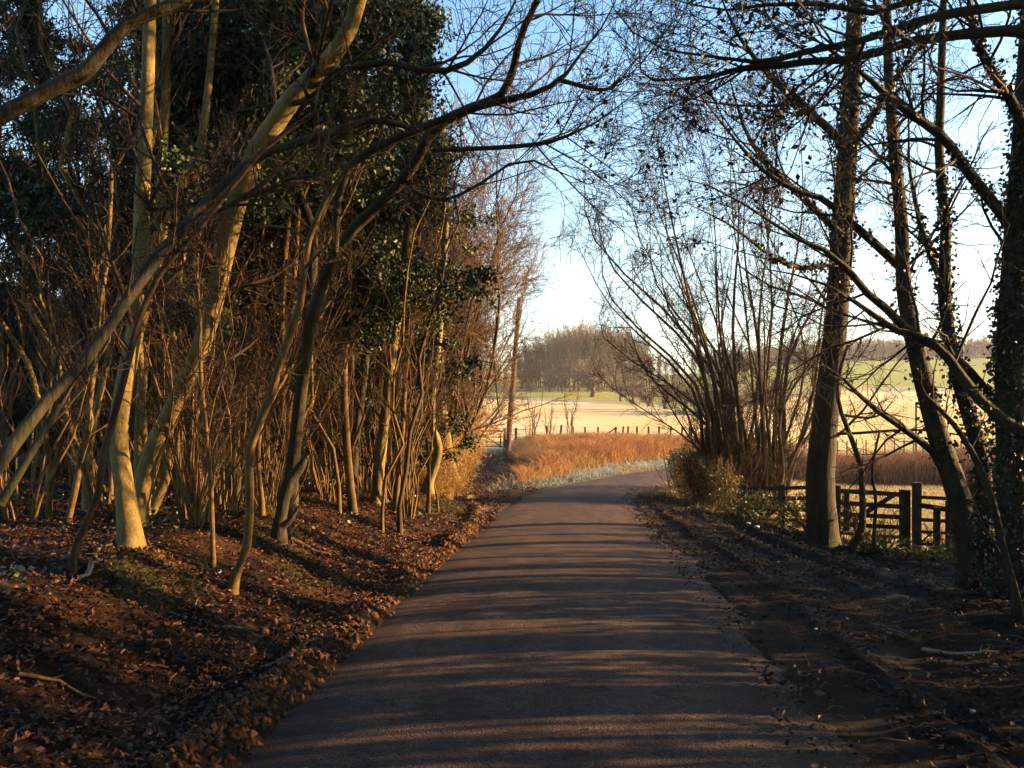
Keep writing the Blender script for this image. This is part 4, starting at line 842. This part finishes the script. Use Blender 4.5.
wood('sapling', 'slender dark sapling curving in front of the field gate', 'tree', [
     tr([(850, 552, 9), (862, 528, 7), (862, 490, 6), (860, 465, 5), (852, 440, 5), (840, 408, 4), (838, 380, 3.5), (848, 345, 3)], 13.4, 13.0, 14), tr([(843, 415, 3), (868, 418, 2.4), (884, 412, 2), (896, 395, 1.5)], 13.2, 13.2, 7, False)],
     [S(7, .25, 1, .8, 50, 5, .15, .05, .5, .008, .003), S(6, .2, 1, .35, 45, 4, rmin=.003)], RD, seed=65)
wood('sapling', 'thin bare whip with a few twigs in front of the gate bars', 'tree', [tr([(876, 566, 5), (874, 535, 4), (876, 500, 3.4), (872, 470, 3), (880, 430, 2)], 13.2, 13.2, 10)],
     [S(8, .2, 1, .7, 45, 5, .2, .05, .5, .006, .003), S(5, .2, 1, .3, 45, 4, rmin=.003)], RD, seed=66)
# big boughs over the top right, from a tree just outside the frame
out = P3(1210, 420, 6.4); tb0 = np.array([out[0], out[1], gz(out[0], out[1])-.2]); tp0 = np.array([out[0]+.1, out[1]+.2, 9.5])
wood('oak_tree', 'long dark boughs reaching left across the top right corner', 'tree', [
     (np.linspace(tb0, tp0, 12), np.linspace(.2, .12, 12)),
     tr([(1215, 70, 16), (1100, 40, 14), (1024, 31, 12), (965, 34, 11), (904, 43, 10), (860, 58, 9), (814, 61, 8), (775, 66, 8), (741, 68, 7), (715, 76, 6), (680, 79, 5), (646, 79, 4), (640, 60, 3), (638, 30, 2)], 6.5, 6.2, 18, False),
     tr([(1215, 30, 14), (1100, 0, 12), (1024, 4, 10), (960, 12, 10), (913, 23, 9), (870, 38, 8), (841, 45, 7), (800, 53, 7), (765, 62, 6), (740, 60, 5), (700, 55, 4), (650, 45, 3), (618, 15, 3), (608, -10, 3)], 6.4, 6.0, 18, False),
     tr([(1215, -60, 14), (1120, -120, 12), (1000, -60, 9), (900, 10, 7), (800, 2, 6), (720, 10, 4), (660, -5, 3)], 6.6, 6.4, 12, False)],
     [S(16, .12, 1, 1.3, 50, 6, .15, .0, .4, .010, .0025), S(8, .2, 1, .6, 45, 5, .22, -.01, .5, .007, .002), S(6, .15, 1, .25, 42, 4, .22, 0, .6, .004, .0018)], RD, seed=67,
     leaf=dict(lev=1, K=6, spread=.06, size=.055, mat='drab', keep=lambda C: (C[:, 0] < 3.4) & (fbm(C[:, 0]*1.3, C[:, 2]*1.3, 3, 8) > -.02)))

# hazel clump beside the lane
hx_, hd = hit(756, 511); r = np.random.default_rng(70); Ps = []; Rs = []
HZT = [(585, 150), (600, 230), (622, 120), (640, 190), (650, 90), (668, 150), (690, 100), (705, 180), (720, 110), (738, 80), (752, 150), (770, 100), (785, 170), (800, 120), (815, 210), (838, 180), (640, 270), (660, 240), (690, 230), (720, 210), (745, 220), (790, 240), (825, 290), (600, 310), (675, 320), (815, 330), (700, 150), (765, 60), (730, 260), (800, 290), (630, 330), (575, 240), (592, 190), (612, 280), (632, 150), (650, 210), (585, 340), (850, 230), (845, 300), (660, 170), (780, 200), (645, 360)]
for i, (u, v) in enumerate(HZT):
    ub = 756+(u-720)*.14+r.normal()*5; w0 = r.uniform(2.6, 6); um = ub+(u-ub)*.48+r.normal()*5; bow = (u-ub)
    d1 = hd+r.uniform(-1.8, 1.8); mv = 511-(511-v)*.45
    P, R = tr([(ub, 512, w0*1.3), (ub+bow*.17, 470, w0), (um-bow*.10+r.normal()*9, mv, w0*.6), (ub+bow*.80+r.normal()*14, 511-(511-v)*.75, w0*.3), (u, v, w0*.12)], hd+r.normal()*.15, d1, 13); Ps.append((P, R))
wood('hazel_clump', 'large many stemmed hazel fanning out beside the lane, left of the tall trunk', 'shrub', Ps,
     [S(12, .12, 1, 1.7, 36, 7, .13, .08, .55, .012, .004), S(9, .15, 1, .75, 42, 5, .18, .04, .6, .007, .0035), S(4, .15, 1, .35, 42, 4, .2, 0, .6, .005, .003)], ('brown', 'twigdark', 'twigdark'), seed=71, k=7, part='stem')
# clipped rough hedge, brambles
r = np.random.default_rng(72); hx0, hy0 = hit(672, 505); hx1, hy1 = hit(735, 512)
hp = np.array([(5.9, 27.5), (4.72, 23.8), (4.95, 21.6), (5.1, 20.2)]); t = r.uniform(0, 3, 13000); i = np.minimum(t.astype(int), 2); f = (t-i)[:, None]
c = hp[i]*(1-f)+hp[i+1]*f; hh = r.uniform(0, 1, 13000)**.8; wv = .38*(1+.5*fbm(t*3, hh*3, 3, 7)); top = 1.32+.2*fbm(t*3, np.zeros(13000), 3, 8)-.3*np.clip(t-1.6, 0, 1.5)
c = c+r.normal(size=c.shape)*.0+np.stack([r.uniform(-1, 1, 13000)*wv, r.uniform(-1, 1, 13000)*wv], 1); hb_ = ground(c[:, 0], c[:, 1], False)
hedge = empty('hedge', (4.4, 23, float(hb_.mean())), 'rough clipped hedge with brown leaves at the inside of the bend', 'hedge')
obj('foliage', leaves_mesh('foliage', np.stack([c[:, 0], c[:, 1], hb_+hh*top], 1), .06, hedge.location, r=r), M['hedge_leaf'], hedge)
ns = 260; t = r.uniform(0, 3, ns); i = np.minimum(t.astype(int), 2); f = (t-i)[:, None]; c = hp[i]*(1-f)+hp[i+1]*f+r.normal(size=(ns, 2))*.15; hb_ = ground(c[:, 0], c[:, 1], False)
P = np.zeros((ns, 5, 3)); s = np.linspace(0, 1, 5); P[:, :, :2] = c[:, None]+r.normal(size=(ns, 1, 2))*.25*s[None, :, None]; P[:, :, 2] = hb_[:, None]-.05+s*1.25*r.uniform(.7, 1.1, (ns, 1))
a, ar = grow(P, np.full((ns, 5), .009), 6, .2, 1, .4, 45, 4, .2, .1, .6, .006, .004, r=r); obj('stems', Tubes().add(P, np.full((ns, 5), .009)).add(a, ar).mesh('stems', hedge.location), M['gold'], hedge)
for lb, x_, y_, rx, rz, n, sd in [('low bramble patch at the foot of the hazel clump', 5.3, 18.2, .75, .38, 1500, 1), ('green bramble mound between hazel and tall dark trunk', 6.0, 17.0, .7, .45, 1700, 2), ('small leafy weeds below the field gate', 5.9, 13.6, .5, .18, 500, 3), ('leafy weeds at the foot of the gate posts', 6.4, 12.6, .55, .16, 600, 4), ('bramble tangle beneath the leaning ivy trunks', 6.6, 11.2, .8, .35, 1200, 5)]:
    leaf_bush('bramble_patch', lb, 'plant', (x_, y_, gz(x_, y_)), rx, rz, n, .06, 'bramble', 'brambles along the right hand fence', 14, 'gold', sd)
tb = proto_coppice(80, .9, 24, .6, 6, .006, 'gold', 'twig', 'dead_stems'); GD = 'dead stems along the right hand fence'
for i, (x_, y_, s, lb) in enumerate([(6.1, 14.4, 1, 'tangle of dead stems in front of the gate bars'), (5.0, 18.8, .6, 'dead stems at the foot of the hazel clump'), (4.6, 20.8, .5, 'dead stems in front of the clipped hedge'), (6.9, 13.5, .9, 'dead stems below the short rail panel'), (6.3, 16.2, 1.2, 'pinkish dead stems beside the tall dark trunk'), (5.9, 10.8, .6, 'wispy stems near the right hand ivy trunks')]):
    loc = (x_, y_, gz(x_, y_)); o = tb if i == 0 else dup(tb, loc, i*1.1); o.location = loc; o.scale = (s, s, s); tag(o, lb, 'plant', GD)

# --- unseen trees and a hedge set right of the frame to shade the lane
r = np.random.default_rng(90)
def shade_hedge(y0, y1, x_, h, n, seed, lb):  # unseen hedge; its height and gaps are shaped to throw streaks of shade
    r = np.random.default_rng(seed); y = r.uniform(y0, y1, n); hh = r.random(n)**.8; top = h(y)*(1+.55*fbm(y*2.2, y*0, 3, seed)); dens = (fbm(y*2.5, hh*2, 3, seed+3) > -.2) | (hh < .5)
    C = np.stack([x_+r.normal(size=n)*.45, y, gz(x_, (y0+y1)/2)+hh*top], 1)[dens]; root = empty('unseen_hedge', (x_, (y0+y1)/2, gz(x_, (y0+y1)/2)), lb, 'hedge')
    obj('foliage', leaves_mesh('foliage', C, .10, root.location, r=r), M['bramble'], root)
    m = int((y1-y0)*7); P = np.zeros((m, 4, 3)); s = np.linspace(0, 1, 4); yy = r.uniform(y0, y1, m); P[:, :, 1] = yy[:, None]+r.normal(size=(m, 1))*.3*s; P[:, :, 0] = x_+r.normal(size=(m, 1))*.3; P[:, :, 2] = gz(x_, (y0+y1)/2)-.1+s*h(yy)[:, None]*1.15*r.uniform(.6, 1.15, (m, 1))
    obj('stems', Tubes().add(P, np.full((m, 4), .02), 4).mesh('stems', root.location), M['brown'], root)
shade_hedge(-5, 9.5, 9.6, lambda y: 4.1-1.45*sm(y, 5.6, 7.6), 34000, 91, 'unseen tall hedge right of the picture, shaped to stripe the lane with shade')
shade_hedge(9.6, 15.0, 9.9, lambda y: 2.6-.5*sm(y, 10, 14), 12000, 95, 'unseen lower hedge past the picture edge, extended to shade the lane')
for i, (x_, y_, s) in enumerate([(10.4, -2.0, 1.0), (11.4, 1.0, 1.1)]):
    dup(BT[i % 2], (x_, y_, gz(x_, y_)), i*1.9, s, 'bare hedgerow tree beside the lane, right of the picture', 'hedgerow trees right of the picture')
r = np.random.default_rng(33)
for i in range(14):
    x_, y_ = r.uniform(9.4, 13), r.uniform(1, 13); dup(SAP[[1, 3, 4][i % 3]], (x_, y_, gz(x_, y_)), i*1.3, (1.8, 1.8, 1.15), 'straight bare pole tree in the hedgerow, right of the picture', 'hedgerow poles right of the picture')
for i, (x_, y_, s) in enumerate([(11, -1, 1.2), (10, -5, 1.1), (7, -7, 1.1), (3.5, -9, 1.2), (-3.5, -8, 1.2), (-6.5, -5, 1.1), (0, -13, 1.3), (-9, -1, 1.2)]):  # added out of view to cut the skylight from behind and beside
    dup(HO[1], (x_, y_, gz(x_, y_)), i*1.9, s, 'unseen holly beside or behind the viewpoint, added to block skylight', 'unseen hollies added to block skylight')

def proto_high(seed):
    r = np.random.default_rng(seed); root = empty('unseen_canopy_tree', (0, 0, 0), 'unseen tall ivy laden tree, its high crown added to block skylight over the lane', 'tree', 'unseen tall trees added to darken the lane'); P, R_ = stem((0, 0, -.15), 15, (0, 0), .2, 14, .05, r)
    obj('trunk', Tubes().add(P, R_, 10).mesh('trunk'), M['dark'], root)
    a, ar = grow(P, R_, 30, .55, 1, 5.2, 65, 6, .12, .04, .5, .07, .02, r=r, tfall=.3); b, br = grow(a, ar, 9, .2, 1, 1.8, 45, 5, .18, .0, .6, .03, .01, r=r)
    obj('branches', Tubes().add(a, ar).add(b, br).mesh('branches'), M['twigdark'], root)
    obj('foliage', leaves_mesh('foliage', leaf_pts(b, 60, .16, r), .15, r=r), M['ivy'], root); return root
hi_t = proto_high(700)  # added crowns above the view that keep skylight off the lane
for i, (x_, y_) in enumerate([(5.2, -.5), (9.6, 3.5), (10.6, 9.2), (-5.2, .5), (2.5, -6), (-3, -5), (14, 6), (13, 1.5), (13, 13)]):
    o = hi_t if i == 0 else dup(hi_t, (0, 0, 0), i*1.1, 1); o.location = (x_, y_, gz(x_, y_))

# ================================================================== WOOD FLOOR
def kl(x, y): 
    dl = np.interp(y, XLy, XLx)-x; return sm(dl, -.1, .35)*np.clip(1.25-.045*y, .15, 1)*(.45+.55*sm(fbm(x*1.4, y*1.4, 3, 95), -.2, .1))
x, y, B = scatter(300000, -11, -.6, 2.6, 24, kl, 40)
B[:, 2] += .012+rng.random(len(B))*.02
o = obj('fallen_leaves', litter_mesh('fallen_leaves', B, .037, flat=.65), M['litter']); tag(o, 'brown fallen leaves covering the wood floor and bank', 'leaves', None, 'stuff')
def kr(x, y): return sm(x-fence_x(y), -3.2, -.3)*(1-sm(x-fence_x(y), .3, .8))*.8*sm(fbm(x*1.1, y*1.1, 3, 96), -.1, .2)+.03*(roaddist(x, y)[0] > 1.4)
x, y, B = scatter(40000, 1.4, 8, 2.6, 24, kr, 41); B[:, 2] += .01+rng.random(len(B))*.015
o = obj('fallen_leaves', litter_mesh('fallen_leaves', B, .045, flat=.6), M['litter']); tag(o, 'scattered dead leaves on the muddy right hand verge', 'leaves', None, 'stuff')
def kq(x, y):
    return (np.abs(roaddist(x, y)[0]) < 1.4)*(.25+.75*sm(np.abs(roaddist(x, y)[0]), .7, 1.4))*sm(fbm(x*.9, y*.5, 3, 98), -.15, .2)
x, y, B = scatter(2600, -2, 3.4, 2.6, 22, kq, 47); B[:, 2] = np.interp(B[:, 1], RS[:200, 1], RZ[:200])+.055
o = obj('lane_litter', litter_mesh('lane_litter', B, .028, flat=.85), M['litter']); tag(o, 'small leaves and bits of twig strewn on the tarmac', 'leaves', None, 'stuff')
def ki(x, y):
    dl = np.interp(y, XLy, XLx)-x; return sm(dl, .5, 1.1)*(1-sm(dl, 5, 8))*sm(fbm(x*.9+4, y*.9, 3, 97), .0, .14)*np.clip(1-(y-4)*.02, .3, 1)
x, y, B = scatter(42000, -9, -1, 4.5, 26, ki, 42); B[:, 2] += .03+rng.random(len(B))*.06
o = obj('ground_ivy', leaves_mesh('ground_ivy', B, .045, flat=.5, asp=.8), M['ivy']); tag(o, 'low ivy and bramble leaves creeping over the wood floor', 'ground cover', None, 'stuff')
def km(x, y):
    w = np.zeros(len(x))
    for mx_, my_, mr_ in ((-2.55, 6.0, .45), (-3.1, 6.6, .4), (-2.3, 8.3, .4), (-2.5, 9.3, .5), (-1.7, 14.5, .8), (-1.5, 17.5, .9), (-1.75, 20.5, 1.0)): w = np.maximum(w, 1-sm(np.hypot(x-mx_, (y-my_)*.7), mr_*.4, mr_*1.1))
    return w
x, y, B = scatter(22000, -4, -.6, 5, 23, km, 43)
o = obj('bank_grass', blades_mesh('bank_grass', B, .06, .004, .7), M['grass']); tag(o, 'tufts of moss and short grass on the left bank', 'grass', None, 'stuff')
# crumbs of earth along the broken left edge, soil colour lightened as if sunlit
n = 2600; r = np.random.default_rng(44); yy = 3+r.random(n)**1.4*17; xx = np.interp(yy, XLy, XLx)-.12+r.normal(size=n)*.09; zz = ground(xx, yy)
V = []; Fc = []; ico = np.array([(1, 0, 0), (-1, 0, 0), (0, 1, 0), (0, -1, 0), (0, 0, 1), (0, 0, -1)]); ft_ = np.array([(0, 2, 4), (2, 1, 4), (1, 3, 4), (3, 0, 4), (2, 0, 5), (1, 2, 5), (3, 1, 5), (0, 3, 5)])
sz = r.uniform(.006, .035, n); V = (np.stack([xx, yy, zz+.003], 1)[:, None]+(ico[None]*sz[:, None, None]*r.uniform(.5, 1.3, (n, 6, 1)))).reshape(-1, 3); Fc = (ft_[None]+np.arange(n)[:, None, None]*6).reshape(-1, 3)
o = obj('earth_crumbs', mesh_np('earth_crumbs', V, Fc, False, {'soil': np.repeat([[.20, .10, .05]], len(V), 0), 'wet': np.zeros(len(V))}), M['soil']); tag(o, 'loose crumbs of earth along the broken left edge of the lane', 'debris', None, 'stuff')
r = np.random.default_rng(45); n = 16000; yy = 2.6+r.random(n)**1.5*16; RX = np.interp(yy, RC[:, 1], RC[:, 0]); xx = RX+1.25+r.random(n)**1.2*4.2; k = (r.random(n) < sm(fbm(xx*1.3, yy*.7, 3, 46), -.12, .15)) & (xx < fence_x(yy)); xx, yy = xx[k], yy[k]; n = len(xx); zz = np.maximum(ground(xx, yy), -9)
zz = np.where(xx < np.interp(yy, RC[:, 1], RC[:, 0])+1.5, zz+.05, zz)
sz = r.uniform(.006, .03, n)*r.uniform(.4, 1, n); V = (np.stack([xx, yy, zz+.002], 1)[:, None]+(ico[None]*np.array([1, 1, .7])*sz[:, None, None]*r.uniform(.5, 1.4, (n, 6, 1)))).reshape(-1, 3); Fc = (ft_[None]+np.arange(n)[:, None, None]*6).reshape(-1, 3)
o = obj('mud_clods', mesh_np('mud_clods', V, Fc, False, {'soil': np.repeat([[.03, .022, .017]], len(V), 0), 'wet': np.zeros(len(V))}), M['soil']); tag(o, 'dark clods of churned mud on the right hand verge', 'mud', None, 'stuff')
def kd(x, y):
    return (roaddist(x, y)[0] > 1.15)*(x < fence_x(y)+.6)*(.25+.9*sm(fbm(x*1.6, y*1.1, 4, 99), -.1, .2))*np.clip(1.2-y*.03, .4, 1)
x, y, B = scatter(60000, .8, 9, 2.6, 24, kd, 48); B[:, 2] = np.maximum(B[:, 2], np.where(roaddist(x, y)[0] < 1.45, np.interp(y, RS[:200, 1], RZ[:200])+.03, -9))+.008+rng.random(len(B))*.012
o = obj('leaf_mould', litter_mesh('leaf_mould', B, .034, flat=.6), M['mould']); tag(o, 'dark rotting leaves and twig ends trodden into the right hand mud', 'leaves', None, 'stuff')
def kt(x, y):
    dl = np.interp(y, XLy, XLx)-x; ds = roaddist(x, y)[0]; return (dl < .25)*(ds < -1.3)*(x < .75)*(y > 13)*sm(fbm(x*2, y*.8, 3, 100), -.2, .1)
x, y, B = scatter(30000, -2.4, .8, 13, 46, kt, 50); B[:, 2] += .01
o = obj('track_litter', litter_mesh('track_litter', B, .06, flat=.6), M['litter']); tag(o, 'trodden leaves along the muddy farm track', 'leaves', None, 'stuff')
r = np.random.default_rng(49); n = 420; yy = 3+r.random(n)**1.3*15; xx = np.interp(yy, RC[:, 1], RC[:, 0])+np.where(r.random(n) < .5, 1.5+r.random(n)*4, -1.7-r.random(n)*5.5); k = xx < fence_x(yy); xx, yy = xx[k], yy[k]
p0 = np.stack([xx, yy, ground(xx, yy)+.02], 1); an = r.uniform(0, 6.28, len(xx)); ln = r.uniform(.05, .28, len(xx)); s4 = np.linspace(0, 1, 4)
P = p0[:, None]+np.stack([np.cos(an)[:, None]*s4*ln[:, None], np.sin(an)[:, None]*s4*ln[:, None], .02*np.sin(s4*3)[None]*np.ones((len(xx), 1))], 2)+r.normal(size=(len(xx), 4, 3))*.006
o = obj('twig_debris', Tubes().add(P, r.uniform(.002, .005, len(xx))[:, None]*np.ones((1, 4)), 4).mesh('twig_debris'), M['gold']); tag(o, 'small broken twigs strewn over bank and verge', 'twigs', None, 'stuff')
# fallen sticks
STK = [((262, 672), (318, 655), .012, 'pale fallen stick on the leaf litter near the left road edge'), ((330, 660), (352, 664), .008, 'short stick beside the left road edge'), ((72, 586), (102, 568), .018, 'pale broken stick at the foot of the dark sinuous sapling'),
       ((95, 560), (112, 543), .015, 'forked stick left of the thickest golden trunk'), ((215, 632), (262, 640), .010, 'dark root like stick below the pale forked trunk'), ((20, 668), (95, 690), .012, 'thin dark stick in the shaded litter at the lower left'), ((290, 545), (330, 563), .03, 'moss grown fallen branch lit green beside the stump'),
       ((875, 625), (918, 640), .012, 'fallen stick in the leaves right of the verge'), ((925, 650), (1000, 660), .014, 'long bare stick on the ground near the right edge')]
for (a, b, rad, lb) in STK:
    pa = hit(*a); pb_ = hit(*b); n = 7; q = np.stack([np.linspace(pa[0], pb_[0], n), np.linspace(pa[1], pb_[1], n)], 1); q += rng.normal(size=q.shape)*.012; z = ground(q[:, 0], q[:, 1])+rad*.8+.012
    P = np.column_stack([q, z]); R = np.linspace(rad, rad*.5, n); root = empty('fallen_branch', tuple(P[0]), lb, 'stick', 'fallen sticks')
    a_, ar = grow(P[None], R[None], 3, .3, .9, .16, 40, 4, .15, .05, .6, .01, .003); obj('stick', Tubes().add(P, R, 7).add(a_, ar, 4).mesh('stick', P[0]), M['straw_stick' if 'pale' in lb or 'bare' in lb else 'gold'], root)
def stone(u, v, s, lb):
    x_, y_ = hit(u, v); me = bpy.data.meshes.new('stone'); import bmesh; bm = bmesh.new(); bmesh.ops.create_icosphere(bm, subdivisions=3, radius=s)
    for q in bm.verts: q.co *= 1+.5*float(fbm(np.array([q.co.x/s*1.2+u]), np.array([q.co.y/s*1.2+q.co.z/s]), 3, 4)[0]); q.co.z *= .6
    bm.to_mesh(me); bm.free(); o = obj('stone', me, M['stone'], None, (x_, y_, gz(x_, y_)+s*.25)); tag(o, lb, 'stone', 'pale stones on the verge')
stone(748, 527, .05, 'pale flint upright at the verge below the hazel clump'); stone(757, 531, .06, 'flat pale flint beside the upright one'); stone(816, 633, .014, 'tiny white chip of stone in the dark mud')
stone(973, 711, .014, 'reddish pale stone in the mud at the lower right')

# ================================================================== the air
hb0 = bpy.data.meshes.new('haze'); lo = (-1320., -62., -14.); hi_ = (1520., 1520., 75.)
hv = [(lo[0] if i & 1 == 0 else hi_[0], lo[1] if i & 2 == 0 else hi_[1], lo[2] if i & 4 == 0 else hi_[2]) for i in range(8)]
hb0.from_pydata(hv, [], [(0, 2, 3, 1), (4, 5, 7, 6), (0, 1, 5, 4), (2, 6, 7, 3), (0, 4, 6, 2), (1, 3, 7, 5)]); hb0.update()
hm = bpy.data.materials.new('winter_haze'); hm.use_nodes = True; nt = hm.node_tree; nt.nodes.clear()
hout = nt.nodes.new('ShaderNodeOutputMaterial'); pv = nt.nodes.new('ShaderNodeVolumePrincipled'); pv.inputs['Color'].default_value = (.92, .95, 1, 1); pv.inputs['Density'].default_value = .00022; pv.inputs['Anisotropy'].default_value = .1
nt.links.new(pv.outputs[0], hout.inputs['Volume']); ho = obj('haze', hb0, hm); ho['kind'] = 'stuff'; ho['label'] = 'thin pale winter haze over the fields'
